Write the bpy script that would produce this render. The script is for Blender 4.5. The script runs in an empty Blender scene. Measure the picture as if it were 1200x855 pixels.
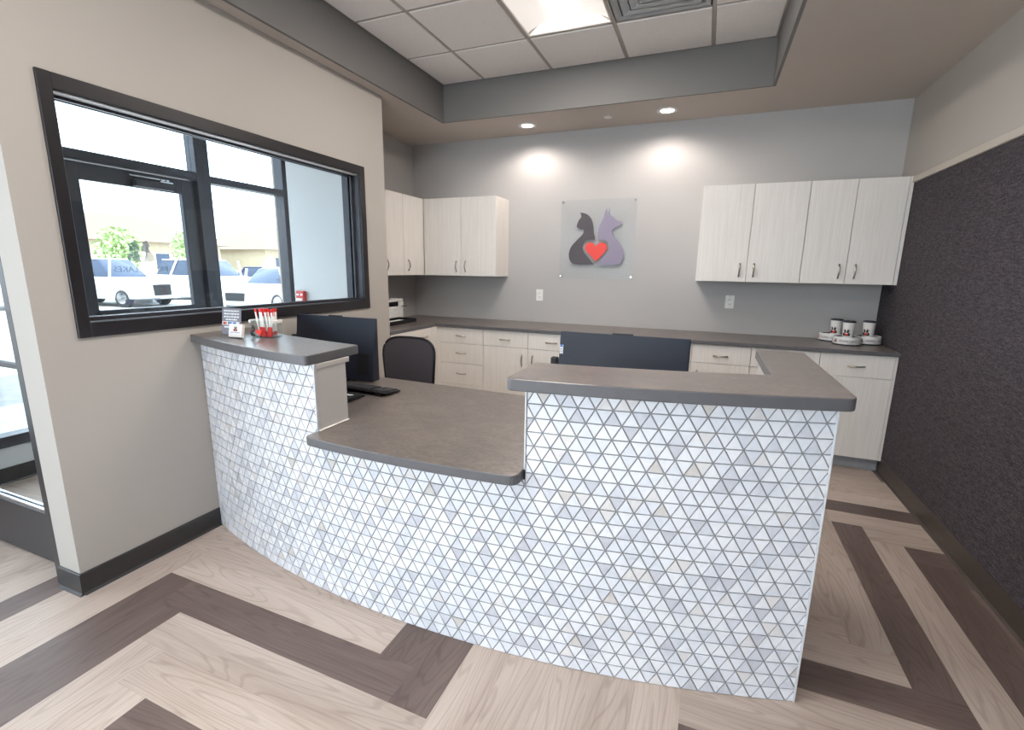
import bpy, bmesh, math, random
from mathutils import Vector, Matrix
random.seed(7)
PI = math.pi
C = bpy.context.scene.collection
S = bpy.context.scene

# ------------------------------------------------------------------ camera
F_PX, PITCH, ROLL, YAW = 556.4487, -0.1993, 0.0150, -0.3824
CAM = Vector((-1.3154, -4.7025, 1.4520))
cp, sp, cy, sy = math.cos(PITCH), math.sin(PITCH), math.cos(YAW), math.sin(YAW)
Fv = Vector((sy*cp, cy*cp, sp)); Rv = Vector((cy, -sy, 0)); Uv = Rv.cross(Fv)
cr, sr = math.cos(ROLL), math.sin(ROLL)
R2 = Rv*cr + Uv*sr; U2 = Uv*cr - Rv*sr
cam = bpy.data.cameras.new('camera'); camo = bpy.data.objects.new('camera', cam); C.objects.link(camo)
cam.sensor_fit = 'HORIZONTAL'; cam.sensor_width = 36; cam.lens = F_PX/1200*36
cam.clip_start = 0.05; cam.clip_end = 400
camo.matrix_world = Matrix(((R2.x, U2.x, -Fv.x, CAM.x), (R2.y, U2.y, -Fv.y, CAM.y), (R2.z, U2.z, -Fv.z, CAM.z), (0, 0, 0, 1)))
S.camera = camo

# ------------------------------------------------------------------ sky, sun, daylight, exposure
w = bpy.data.worlds.new('sky'); S.world = w; w.use_nodes = True
bgn = w.node_tree.nodes['Background']
bgn.inputs[0].default_value = (0.80, 0.90, 1.0, 1); bgn.inputs[1].default_value = 6.5
sun = bpy.data.lights.new('sun', 'SUN'); sun.energy = 18.0; sun.angle = 0.01; sun.color = (1, .96, .9)
so = bpy.data.objects.new('sun', sun); C.objects.link(so)
so.rotation_euler = Vector((-0.62, 0.25, -0.75)).to_track_quat('-Z', 'Y').to_euler()

def area(name, loc, direction, sx, sy_, e, col, spread=PI):
    l = bpy.data.lights.new(name, 'AREA'); l.shape = 'RECTANGLE'; l.size = sx; l.size_y = sy_
    l.energy = e; l.color = col; l.spread = spread
    o = bpy.data.objects.new(name, l); C.objects.link(o); o.location = loc
    o.rotation_euler = Vector(direction).to_track_quat('-Z', 'Z').to_euler()
    return o
area('daylight_rear_window', (-3.1, -7.5, 1.45), (0, 1, -0.05), 3.8, 2.3, 76, (0.84, 0.92, 1.0))
area('daylight_waiting_window', (-5.40, -6.1, 1.5), (1, 0.05, -0.05), 2.8, 2.2, 105, (0.82, 0.91, 1.0), 1.5)
area('daylight_vestibule_window', (-5.44, -2.1, 1.5), (1, 0.0, 0), 2.6, 2.1, 45, (0.84, 0.92, 1.0))
S.view_settings.view_transform = 'Standard'; S.view_settings.look = 'None'
S.view_settings.exposure = -0.34; S.view_settings.gamma = 1.0; S.view_settings.use_curve_mapping = False

# ------------------------------------------------------------------ materials
def s2l(c):
    c = c/255.0
    return c/12.92 if c <= 0.04045 else ((c+0.055)/1.055)**2.4
def rgb(r, g, b): return (s2l(r), s2l(g), s2l(b), 1)
MAT = {}
def base(name, col, rough=.6, metal=0.0, spec=.5, **k):
    m = bpy.data.materials.new(name); m.use_nodes = True
    p = m.node_tree.nodes['Principled BSDF']
    p.inputs['Base Color'].default_value = col; p.inputs['Roughness'].default_value = rough
    p.inputs['Metallic'].default_value = metal; p.inputs['Specular IOR Level'].default_value = spec
    for a, v in k.items(): p.inputs[a].default_value = v
    MAT[name] = m
    return m, m.node_tree, p
def nodes(nt, *types): return [nt.nodes.new(t) for t in types]
def coords(nt, scale, rnd=False, rot=(0, 0, 0)):
    tc, mp = nodes(nt, 'ShaderNodeTexCoord', 'ShaderNodeMapping')
    mp.inputs['Scale'].default_value = scale; mp.inputs['Rotation'].default_value = rot
    if rnd:
        oi, ad, ml = nodes(nt, 'ShaderNodeObjectInfo', 'ShaderNodeVectorMath', 'ShaderNodeVectorMath')
        ml.operation = 'SCALE'; ml.inputs[0].default_value = (17, 9, 5); nt.links.new(oi.outputs['Random'], ml.inputs['Scale'])
        nt.links.new(tc.outputs['Object'], ad.inputs[0]); nt.links.new(ml.outputs[0], ad.inputs[1])
        nt.links.new(ad.outputs[0], mp.inputs[0])
    else: nt.links.new(tc.outputs['Object'], mp.inputs[0])
    return mp.outputs[0]
def noise(nt, vec, scale, detail=4, dist=0.0, rough=.5):
    n = nt.nodes.new('ShaderNodeTexNoise'); n.inputs['Scale'].default_value = scale
    n.inputs['Detail'].default_value = detail; n.inputs['Distortion'].default_value = dist; n.inputs['Roughness'].default_value = rough
    nt.links.new(vec, n.inputs['Vector']); return n.outputs['Fac']
def ramp(nt, fac, stops):
    r = nt.nodes.new('ShaderNodeValToRGB'); el = r.color_ramp.elements
    el[0].position, el[0].color = stops[0]; el[1].position, el[1].color = stops[-1]
    for p_, c_ in stops[1:-1]:
        e = el.new(p_); e.color = c_
    nt.links.new(fac, r.inputs[0]); return r.outputs[0]
def bump(nt, p, fac, strength, dist=.002):
    b = nt.nodes.new('ShaderNodeBump'); b.inputs['Strength'].default_value = strength; b.inputs['Distance'].default_value = dist
    nt.links.new(fac, b.inputs['Height']); nt.links.new(b.outputs[0], p.inputs['Normal'])
def mixc(nt, fac, a, b, mode='MIX'):
    m = nt.nodes.new('ShaderNodeMix'); m.data_type = 'RGBA'; m.blend_type = mode
    for s_, i in ((fac, 0), (a, 6), (b, 7)):
        if hasattr(s_, 'links'): nt.links.new(s_, m.inputs[i])
        else: m.inputs[i].default_value = s_
    return m.outputs[2]

def paint(name, col, rough=.65, amt=.02):
    m, nt, p = base(name, col, rough, spec=.35)
    v = coords(nt, (1, 1, 1)); f = noise(nt, v, 1.3, 2)
    lo = tuple(c*(1-amt) for c in col[:3])+(1,); hi = tuple(min(1, c*(1+amt)) for c in col[:3])+(1,)
    nt.links.new(ramp(nt, f, [(.3, lo), (.7, hi)]), p.inputs['Base Color'])
    bump(nt, p, noise(nt, v, 260, 2), .12, .001)
    return m
paint('wall_paint', rgb(175, 169, 162)); paint('back_paint', rgb(178, 176, 175)); paint('vestibule_paint', rgb(196, 198, 199))
paint('soffit_paint', rgb(190, 181, 173)); paint('tray_paint', rgb(116, 114, 112)); paint('post_paint', rgb(190, 186, 182))
paint('cap_paint', rgb(146, 148, 152)); paint('frame_trim', rgb(186, 178, 168))
def plain(name, col, rough=.5, metal=0., spec=.5, amt=.06, sc=30, bs=0.05, **k):
    m, nt, p = base(name, col, rough, metal, spec, **k)
    f = noise(nt, coords(nt, (1, 1, 1)), sc, 3)
    lo = tuple(c*(1-amt) for c in col[:3])+(1,); hi = tuple(min(1, c*(1+amt)) for c in col[:3])+(1,)
    nt.links.new(ramp(nt, f, [(.35, lo), (.65, hi)]), p.inputs['Base Color'])
    if bs: bump(nt, p, f, bs, .0005)
    return m
plain('rubber_base', rgb(48, 46, 46), .38); plain('rubber_base_brown', rgb(66, 58, 53), .38)
plain('dark_metal', rgb(32, 29, 32), .35, .0, .5); plain('black_plastic', rgb(22, 23, 27), .42, 0, .4)
plain('monitor_plastic', rgb(27, 32, 46), .5, 0, .45, amt=.1, sc=3, bs=0); plain('nickel', rgb(170, 165, 156), .28, 1.0)
plain('chrome', rgb(200, 200, 202), .15, 1.0); plain('white_plastic', rgb(232, 231, 228), .35); plain('key_plastic', rgb(48, 48, 52), .5)
plain('red_plastic', rgb(205, 28, 24), .3); plain('red_alarm', rgb(188, 38, 36), .35); plain('ceramic', rgb(226, 224, 222), .22, 0, .6, amt=.01)
plain('dark_lid', rgb(34, 36, 52), .3); plain('chair_mesh', rgb(84, 80, 86), .85, 0, .2, sc=400, bs=.5); plain('kick', rgb(150, 152, 156), .4)
plain('card_paper', rgb(236, 230, 226), .7); plain('sign_grey', rgb(140, 137, 148), .6); plain('white_ink', rgb(238, 238, 240), .6)
plain('logo_charcoal', rgb(70, 63, 68), .45, amt=.01); plain('logo_lavender', rgb(136, 128, 150), .45, amt=.01)
plain('logo_red', rgb(226, 62, 52), .45, amt=.01); plain('logo_black', rgb(30, 36, 38), .4, amt=.01); plain('logo_halo', rgb(196, 197, 196), .5, amt=.01)
plain('decal_grey', rgb(150, 160, 185), .6); plain('orange_ink', rgb(232, 120, 60), .5); plain('blue_ink', rgb(70, 120, 200), .5)
plain('paper_white', rgb(225, 225, 222), .7); plain('caulk', rgb(222, 218, 212), .5); plain('edge_trim', rgb(206, 210, 214), .3, .3)
plain('tyre', rgb(40, 42, 46), .7); plain('car_silver', rgb(200, 204, 208), .25, .3); plain('car_white', rgb(232, 232, 232), .25)
plain('car_navy', rgb(60, 74, 104), .25, .2); plain('car_glass', rgb(50, 62, 84), .1); plain('bark', rgb(110, 88, 66), .9)
plain('asphalt', rgb(150, 148, 146), .85, amt=.12, sc=8); plain('concrete', rgb(196, 192, 186), .8, sc=6); plain('siding', rgb(206, 190, 160), .8, sc=2)
plain('roof_shingle', rgb(120, 104, 92), .9, sc=12); plain('stucco', rgb(176, 164, 150), .85); plain('grout', rgb(140, 140, 142), .85, amt=.08, sc=60)
plain('tee_metal', rgb(170, 163, 156), .5, amt=.02); plain('diffuser_metal', rgb(232, 234, 236), .45, amt=.02)
plain('storefront_metal', rgb(66, 66, 72), .35, .4, amt=.08, sc=8)

# ceiling tile
m, nt, p = base('ceiling_tile', rgb(188, 180, 173), .9, spec=.2)
v = coords(nt, (1, 1, 1), True); f = noise(nt, v, 180, 3)
nt.links.new(ramp(nt, f, [(.35, rgb(234, 229, 225)), (.6, rgb(242, 238, 235))]), p.inputs['Base Color']); bump(nt, p, f, .5, .001)
# laminate of the cabinets: fine vertical grain
m, nt, p = base('laminate', rgb(214, 209, 203), .45, spec=.4)
v = coords(nt, (130, 130, 3.0), True); f = noise(nt, v, 1.0, 4, .3)
nt.links.new(ramp(nt, f, [(.3, rgb(222, 217, 211)), (.7, rgb(233, 229, 224))]), p.inputs['Base Color']); bump(nt, p, f, .06, .0004)
# countertop laminate: brown grey with soft streaks
m, nt, p = base('counter', rgb(122, 112, 107), .3, spec=.6)
v = coords(nt, (1, 1.7, 1)); f = noise(nt, v, 7, 8, .8, .62); f2 = noise(nt, coords(nt, (1, 2.2, 1)), 48, 4, .4)
c1 = ramp(nt, f, [(.3, rgb(98, 91, 89)), (.5, rgb(113, 104, 100)), (.72, rgb(129, 119, 113))])
c2 = ramp(nt, f2, [(.35, rgb(212, 212, 212)), (.65, rgb(255, 255, 255))])
nt.links.new(mixc(nt, 1.0, c1, c2, 'MULTIPLY'), p.inputs['Base Color'])
nt.links.new(ramp(nt, f, [(.2, (.27, .27, .27, 1)), (.8, (.31, .31, .31, 1))]), p.inputs['Roughness'])
plain('counter_edge_skylit', rgb(92, 92, 95), .4, amt=.03)  # same laminate on the slab sides, bluish sky cast put into the colour
# wood planks
def wood(name, a, b, c, grain):
    m, nt, p = base(name, b, .42, spec=.38)
    v = coords(nt, (9, .9, 1), True); warp = noise(nt, v, .9, 3, .6)
    cf = noise(nt, coords(nt, (6.5, .75, 1), True), 1.0, 1.5, .25, .45)
    m1, m2 = nodes(nt, 'ShaderNodeMath', 'ShaderNodeMath'); m1.operation = 'MULTIPLY'; m1.inputs[1].default_value = 130; m2.operation = 'SINE'
    nt.links.new(cf, m1.inputs[0]); nt.links.new(m1.outputs[0], m2.inputs[0])
    g = noise(nt, coords(nt, (160, 5, 1), True), 1, 5, .2, .6)
    c1 = ramp(nt, warp, [(.3, a), (.5, b), (.7, c)])
    c2 = ramp(nt, g, [(.3, grain), (.62, (1, 1, 1, 1))])
    c3 = ramp(nt, m2.outputs[0], [(.0, (1, 1, 1, 1)), (.55, (1, 1, 1, 1)), (1.0, grain)])
    x = mixc(nt, .30, c1, c2, 'MULTIPLY'); x = mixc(nt, .30, x, c3, 'MULTIPLY')
    oi, mr = nodes(nt, 'ShaderNodeObjectInfo', 'ShaderNodeMapRange')
    mr.inputs['To Min'].default_value = .93; mr.inputs['To Max'].default_value = 1.05; nt.links.new(oi.outputs['Random'], mr.inputs[0])
    hs = nt.nodes.new('ShaderNodeHueSaturation'); nt.links.new(mr.outputs[0], hs.inputs['Value']); nt.links.new(x, hs.inputs['Color'])
    nt.links.new(hs.outputs[0], p.inputs['Base Color']); bump(nt, p, g, .08, .0005)
wood('oak_plank', rgb(176, 160, 149), rgb(187, 172, 161), rgb(197, 183, 173), rgb(190, 180, 172))
wood('walnut_plank', rgb(98, 84, 79), rgb(108, 93, 88), rgb(118, 103, 97), rgb(176, 168, 164))
# dark woven wall panel
m, nt, p = base('woven_panel', rgb(62, 58, 62), .9, spec=.15)
v = coords(nt, (1, 1, 1)); f = noise(nt, v, 210, 3, .3, .6); f2 = noise(nt, coords(nt, (1, .35, 2.4)), 60, 3)
c1 = ramp(nt, f, [(.32, rgb(50, 47, 51)), (.5, rgb(74, 70, 74)), (.68, rgb(104, 98, 101))])
c2 = ramp(nt, f2, [(.35, rgb(205, 203, 205)), (.65, rgb(255, 255, 255))])
nt.links.new(mixc(nt, 1.0, c1, c2, 'MULTIPLY'), p.inputs['Base Color']); bump(nt, p, f, .4, .002)
# marble mosaic in a few tints
TINTS = [(227, 229, 234), (219, 222, 229), (208, 211, 219), (196, 198, 206), (218, 216, 216), (204, 200, 197)]
TW = [.46, .28, .14, .06, .04, .02]
for i, t in enumerate(TINTS):
    m, nt, p = base('marble_%d' % i, rgb(*t), .3, spec=.5)
    v = coords(nt, (1, 1, 1), True); f = noise(nt, v, 16, 6, 1.6, .6)
    nt.links.new(ramp(nt, f, [(.25, rgb(*[x-(9+4*(i > 1)) for x in t])), (.5, rgb(*t)), (.75, rgb(*[min(255, x+5) for x in t]))]), p.inputs['Base Color'])
# glass
def glass(name, tint, refl=1.0, rough=0.0):
    m = bpy.data.materials.new(name); m.use_nodes = True; nt = m.node_tree; nt.nodes.clear()
    o, t, g, mx, fr, ml = nodes(nt, 'ShaderNodeOutputMaterial', 'ShaderNodeBsdfTransparent', 'ShaderNodeBsdfGlossy', 'ShaderNodeMixShader', 'ShaderNodeLayerWeight', 'ShaderNodeMath')
    pw, ma = nodes(nt, 'ShaderNodeMath', 'ShaderNodeMath'); pw.operation = 'POWER'; pw.inputs[1].default_value = 5; ma.operation = 'MULTIPLY_ADD'; ma.inputs[1].default_value = .96; ma.inputs[2].default_value = .04
    t.inputs[0].default_value = tint; g.inputs['Roughness'].default_value = rough; fr.inputs[0].default_value = .5
    ml.operation = 'MULTIPLY'; ml.inputs[1].default_value = refl
    nt.links.new(fr.outputs['Facing'], pw.inputs[0]); nt.links.new(pw.outputs[0], ma.inputs[0]); nt.links.new(ma.outputs[0], ml.inputs[0]); nt.links.new(ml.outputs[0], mx.inputs[0])
    nt.links.new(t.outputs[0], mx.inputs[1]); nt.links.new(g.outputs[0], mx.inputs[2]); nt.links.new(mx.outputs[0], o.inputs[0])
    MAT[name] = m
glass('window_glass', (.93, .96, .97, 1), .8); glass('acrylic', (.965, .975, .98, 1), .22, .15); glass('jar_glass', (.95, .97, .97, 1), .8)
glass('door_glass', (.92, .95, .96, 1), .6)
def film(name, col, t_):
    m = bpy.data.materials.new(name); m.use_nodes = True; nt = m.node_tree; nt.nodes.clear()
    o, a, b, mx = nodes(nt, 'ShaderNodeOutputMaterial', 'ShaderNodeBsdfTransparent', 'ShaderNodeBsdfDiffuse', 'ShaderNodeMixShader')
    a.inputs[0].default_value = (.9, .92, .98, 1); b.inputs[0].default_value = col; mx.inputs[0].default_value = 1-t_
    nt.links.new(a.outputs[0], mx.inputs[1]); nt.links.new(b.outputs[0], mx.inputs[2]); nt.links.new(mx.outputs[0], o.inputs[0]); MAT[name] = m
film('window_film', rgb(150, 158, 184), .34)
def emis(name, col, st):
    m = bpy.data.materials.new(name); m.use_nodes = True; p = m.node_tree.nodes['Principled BSDF']
    p.inputs['Emission Color'].default_value = col; p.inputs['Emission Strength'].default_value = st; p.inputs['Base Color'].default_value = col
    MAT[name] = m
emis('lamp_core', (1, .97, .93, 1), 3.2); emis('lamp_side', (1, .95, .90, 1), .55); emis('can_lens', (1, .95, .88, 1), 14)
plain('troffer_white', rgb(236, 230, 224), .5, amt=.01)
m, nt, p = base('leaf', rgb(120, 160, 60), .7)
nt.links.new(ramp(nt, noise(nt, coords(nt, (1, 1, 1)), 3, 3), [(.35, rgb(140, 164, 108)), (.65, rgb(176, 196, 140))]), p.inputs['Base Color'])

# ------------------------------------------------------------------ mesh helpers
def bm_box(bm, x0, x1, y0, y1, z0, z1, bev=0.0, seg=1, mi=0):
    vs = [bm.verts.new(v) for v in ((x0, y0, z0), (x1, y0, z0), (x1, y1, z0), (x0, y1, z0), (x0, y0, z1), (x1, y0, z1), (x1, y1, z1), (x0, y1, z1))]
    fs = [bm.faces.new([vs[i] for i in f]) for f in ((3, 2, 1, 0), (4, 5, 6, 7), (0, 1, 5, 4), (1, 2, 6, 5), (2, 3, 7, 6), (3, 0, 4, 7))]
    for f in fs: f.material_index = mi
    if bev:
        es = list({e for f in fs for e in f.edges})
        bmesh.ops.bevel(bm, geom=es, offset=bev, segments=seg, affect='EDGES', profile=.5)
def box(*a, **k):
    bm = bmesh.new(); bm_box(bm, *a, **k); return bm
def bm_prism(bm, pts, lo, hi, axis='Z', mi=0, bev=0.0, seg=2):
    """polygon pts (2D) extruded between lo and hi along an axis. X: pts are (y,z); Y: pts are (x,z); Z: (x,y)"""
    def P(a, b, c): return {'Z': (a, b, c), 'Y': (a, c, b), 'X': (c, a, b)}[axis]
    A = [bm.verts.new(P(a, b, lo)) for a, b in pts]; B = [bm.verts.new(P(a, b, hi)) for a, b in pts]
    n = len(pts); fs = [bm.faces.new(A), bm.faces.new(B)]
    for i in range(n): fs.append(bm.faces.new((A[i], A[(i+1) % n], B[(i+1) % n], B[i])))
    for f in fs: f.material_index = mi
    bmesh.ops.recalc_face_normals(bm, faces=fs)
    if bev:
        es = [e for e in fs[0].edges]+[e for e in fs[1].edges]
        bmesh.ops.bevel(bm, geom=es, offset=bev, segments=seg, affect='EDGES', profile=.5)
def prism(*a, **k):
    bm = bmesh.new(); bm_prism(bm, *a, **k); return bm
def bm_lathe(bm, prof, n=24, cx=0, cy=0, mi=0, axis='Z'):
    rings = []
    for r, z in prof:
        ring = []
        for i in range(n):
            a = 2*PI*i/n; x, y = r*math.cos(a), r*math.sin(a)
            co = (cx+x, cy+y, z) if axis == 'Z' else ((cx+x, z, cy+y) if axis == 'Y' else (z, cx+x, cy+y))
            ring.append(bm.verts.new(co))
        rings.append(ring)
    fs = []
    for k in range(len(rings)-1):
        for i in range(n): fs.append(bm.faces.new((rings[k][i], rings[k][(i+1) % n], rings[k+1][(i+1) % n], rings[k+1][i])))
    fs.append(bm.faces.new(rings[0])); fs.append(bm.faces.new(rings[-1]))
    for f in fs: f.material_index = mi
    bmesh.ops.recalc_face_normals(bm, faces=fs)
def lathe(*a, **k):
    bm = bmesh.new(); bm_lathe(bm, *a, **k); return bm
def bm_tube(bm, pts, r, n=8, mi=0):
    pts = [Vector(q) for q in pts]; rings = []
    for k, q in enumerate(pts):
        d = (pts[min(k+1, len(pts)-1)]-pts[max(k-1, 0)]).normalized()
        up = Vector((0, 0, 1)) if abs(d.z) < .9 else Vector((1, 0, 0))
        a = d.cross(up).normalized(); b = a.cross(d)
        rr = r[k] if isinstance(r, (list, tuple)) else r
        rings.append([bm.verts.new(q+a*rr*math.cos(2*PI*i/n)+b*rr*math.sin(2*PI*i/n)) for i in range(n)])
    fs = []
    for k in range(len(rings)-1):
        for i in range(n): fs.append(bm.faces.new((rings[k][i], rings[k][(i+1) % n], rings[k+1][(i+1) % n], rings[k+1][i])))
    fs += [bm.faces.new(rings[0]), bm.faces.new(rings[-1])]
    for f in fs: f.material_index = mi
    bmesh.ops.recalc_face_normals(bm, faces=fs)
def tube(*a, **k):
    bm = bmesh.new(); bm_tube(bm, *a, **k); return bm
def obj(name, bm, mats, parent=None, smooth=False, loc=None):
    """bm is in world coordinates; the mesh is stored relative to loc (or to the parent's location)."""
    me = bpy.data.meshes.new(name)
    if not isinstance(mats, (list, tuple)): mats = [mats]
    off = Vector(loc) if loc is not None else (Vector(wl(parent)) if parent is not None else Vector((0, 0, 0)))
    if off.length: bmesh.ops.translate(bm, verts=bm.verts, vec=-off)
    bm.to_mesh(me); bm.free()
    for mm in mats: me.materials.append(MAT[mm])
    o = bpy.data.objects.new(name, me); C.objects.link(o)
    if smooth:
        for pl in me.polygons: pl.use_smooth = True
        mod = None
        try: me.set_sharp_from_angle(angle=math.radians(40))
        except Exception: pass
    o['_w'] = list(off)
    if parent is not None:
        o.parent = parent; o.location = off-Vector(wl(parent))
    else: o.location = off
    return o
def wl(o): return o['_w'] if '_w' in o.keys() else [0, 0, 0]
def thing(name, label, cat, loc=(0, 0, 0), group=None):
    o = bpy.data.objects.new(name, None); C.objects.link(o); o.location = loc; o['_w'] = list(loc)
    o.empty_display_size = .1
    return tag(o, label, cat, group)
def tag(o, label, cat, group=None):
    o['label'] = label; o['category'] = cat
    if group: o['group'] = group
    return o
def struct(name, bm, mats, parent=None, label=None, smooth=False):
    o = obj(name, bm, mats, parent, smooth)
    if parent is None: o['kind'] = 'structure'
    if label: o['label'] = label
    return o
def dup(o, parent=None):
    c = o.copy(); C.objects.link(c)
    if parent is not None: c.parent = parent
    for ch in list(o.children): dup(ch, c)
    return c
def bm_quadpoly(bm, pts3, mi=0):
    f = bm.faces.new([bm.verts.new(q) for q in pts3]); f.material_index = mi; return f

# ------------------------------------------------------------------ key dimensions (right wall x=0, back wall y=0)
H, H2 = 2.744, 3.060
XA, XS, XB = -4.409, -3.772, -3.925       # alcove wall, window-wall face, window-wall back
YS, YN = -1.380, -3.675                   # far and near ends of the window wall
XF, YR = -5.53, -7.6                      # storefront line, rear wall

# ------------------------------------------------------------------ floor with its herringbone planks
fl = struct('floor', box(XF-.1, .1, YR-.1, .1, -.12, -.004), 'grout')
OX, OY = -0.50210, -1.55707; AX, AY = .15344, -.00184; BX, BY = -.00067, -.15827
def fp(i, j): return (OX+AX*i+BX*j, OY+AY*i+BY*j)
def clip_poly(pts, x0, x1, y0, y1):
    for (ax, s, v) in ((0, 1, x0), (0, -1, x1), (1, 1, y0), (1, -1, y1)):
        out = []
        for k in range(len(pts)):
            a, b = pts[k], pts[(k+1) % len(pts)]
            da, db = s*(a[ax]-v), s*(b[ax]-v)
            if da >= 0: out.append(a)
            if (da >= 0) != (db >= 0):
                t = da/(da-db); out.append((a[0]+(b[0]-a[0])*t, a[1]+(b[1]-a[1])*t))
        pts = out
        if len(pts) < 3: return []
    return pts
def parea(q): return abs(sum(q[k][0]*q[(k+1) % len(q)][1]-q[(k+1) % len(q)][0]*q[k][1] for k in range(len(q))))/2
DARK = {('V', -20, 12), ('V', -19, 13), ('H', 12, -19), ('V', -12, 4), ('V', -11, 5), ('V', -23, 9), ('H', 15, -16), ('V', -16, 16),
        ('V', 0, 0), ('H', 8, -7), ('H', 1, 2), ('V', 2, 2), ('H', -2, -1), ('V', -5, 11), ('V', -4, 12), ('H', 19, -12), ('V', -27, 21),
        ('V', 3, 3), ('H', 2, 3), ('V', 3, -13), ('H', 22, -25), ('V', 8, 24), ('H', 5, -26), ('V', -15, 1), ('H', 2, -13), ('V', -8, 24), ('H', 28, -19)}
planks = set()
for i in range(-36, 6):
    for j in range(-12, 42):
        k = (j-i) % 16
        if k < 8: planks.add(('V', i, j-k))
        else: planks.add(('H', j, i-((i-j) % 16-1)))
def clip_convex(pts, conds):
    for (a, b, c) in conds:                     # keep a*x+b*y+c >= 0
        out = []
        for k in range(len(pts)):
            p_, q_ = pts[k], pts[(k+1) % len(pts)]
            dp, dq = a*p_[0]+b*p_[1]+c, a*q_[0]+b*q_[1]+c
            if dp >= 0: out.append(p_)
            if (dp >= 0) != (dq >= 0):
                t_ = dp/(dp-dq); out.append((p_[0]+(q_[0]-p_[0])*t_, p_[1]+(q_[1]-p_[1])*t_))
        pts = out
        if len(pts) < 3: return []
    return pts
def inset(pts, d):
    n = len(pts); A2 = sum(pts[k][0]*pts[(k+1) % n][1]-pts[(k+1) % n][0]*pts[k][1] for k in range(n))
    if A2 < 0: pts = list(reversed(pts))
    q = list(pts)
    for k in range(n):
        ax, ay = pts[k]; bx, by = pts[(k+1) % n]; L = math.hypot(bx-ax, by-ay)
        if L < 1e-6: continue
        nx, ny = -(by-ay)/L, (bx-ax)/L
        q = clip_convex(q, [(nx, ny, -(nx*ax+ny*ay)-d)])
        if not q: return []
    return q
G = .00025
shared = {}
rotV = math.atan2(AY, AX)
plist = []
for kind, a, b in planks:
    if kind == 'V': i0, j0 = a, b; cs = [fp(i0, j0+8), fp(i0+1, j0+8), fp(i0+1, j0), fp(i0, j0)]; org = fp(i0, j0+8); rot = rotV
    else: j0, i0 = a, b; cs = [fp(i0, j0+1), fp(i0+8, j0+1), fp(i0+8, j0), fp(i0, j0)]; org = fp(i0+8, j0+1); rot = rotV+PI/2
    q = clip_poly(cs, XF+.01, -.01, YR+.01, -.01)
    if not q or parea(q) < .004: continue
    plist.append((-max(y for x, y in q) if max(y for x, y in q) < -5 else -9, kind, a, b, q, org, rot))
plist.sort(key=lambda t: (t[0], t[1], t[2], t[3]))
rest = bmesh.new(); nrest = 0
for n, (d, kind, a, b, q, org, rot) in enumerate(plist):
    mat = 'walnut_plank' if (kind, a, b) in DARK else 'oak_plank'
    full = len(q) == 4 and parea(q) > .1925
    if n >= 298:
        bm_prism(rest, q, -.010, 0.0); nrest += 1; continue
    c, s = math.cos(-rot), math.sin(-rot)
    ql = [((x-org[0])*c-(y-org[1])*s, (x-org[0])*s+(y-org[1])*c) for x, y in q]
    key = (kind, mat)
    if full and key in shared:
        o = bpy.data.objects.new('plank', shared[key]); C.objects.link(o); o.parent = fl
    else:
        o = obj('plank', prism(inset(ql, G), -.010, 0.0), mat, fl)
        if full: shared[key] = o.data
    o.location = (org[0], org[1], 0); o.rotation_euler = (0, 0, rot)
if nrest:
    r = obj('plank_rows', rest, 'oak_plank', fl); r['kind'] = 'stuff'
else: rest.free()

# ------------------------------------------------------------------ walls
def wallbox(name, mat, *boxes, parent=None):
    bm = bmesh.new()
    for b in boxes: bm_box(bm, *b)
    return struct(name, bm, mat, parent)
wallbox('wall_back', 'back_paint', (XA-.15, .15, 0, .15, -.1, H+.5))
wr = wallbox('wall_right', 'wall_paint', (0, .15, YR, 0, -.1, H+.5))
PZ = 2.095
obj('woven_panel', box(-.012, 0, YR+.02, -.002, .125, PZ), 'woven_panel', wr)['label'] = 'dark charcoal woven wall panel'
obj('panel_cap', box(-.028, 0, YR+.02, -.335, PZ, PZ+.045, bev=.004), 'frame_trim', wr)['label'] = 'beige painted strip capping the dark panel'
wallbox('wall_alcove', 'back_paint', (XA-.15, XA, -1.379, 0, -.1, H+.3))
# window wall: pieces around the opening
WY0, WY1, WZ0, WZ1 = -3.497, -1.687, 1.195, 2.125
wallbox('wall_left', 'wall_paint', (XB, XS, YN, WY0-.0, 0, H+.05), (XB, XS, WY1, YS, 0, H+.05), (XB, XS, WY0, WY1, 0, WZ0), (XB, XS, WY0, WY1, WZ1, H+.05))
wallbox('wall_vestibule', 'vestibule_paint', (-4.73, XB, -1.45, -1.38, 0, H+.3), (-4.73, XA-.15, -1.38, -.55, 0, H+.3), (XF, -4.73, -.69, -.55, 0, H+.3))
wallbox('wall_rear', 'wall_paint', (XF, 0, YR-.15, YR, 0, .5), (XF, 0, YR-.15, YR, 2.65, H+.5), (XF, -5.0, YR-.15, YR, .5, 2.65), (-.3, 0, YR-.15, YR, .5, 2.65))
wallbox('wall_storefront', 'vestibule_paint', (XF-.15, XF, YR, -2.72, 0, .245), (XF-.15, XF, YR, -.55, 2.62, H+.3), (XF-.15, XF, -1.60, -.55, 0, .245))
wallbox('facade', 'stucco', (XF-.45, XF-.15, YR-8, 3.0, H+.2, 5.2), (XF-.15, .15, YR-.15, .15, H+.5, H+.7), (XF-.35, XF-.15, -.55, 3.0, -.1, H+.2), (XF-.35, XF-.15, YR-8, YR, -.1, H+.2))
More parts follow.
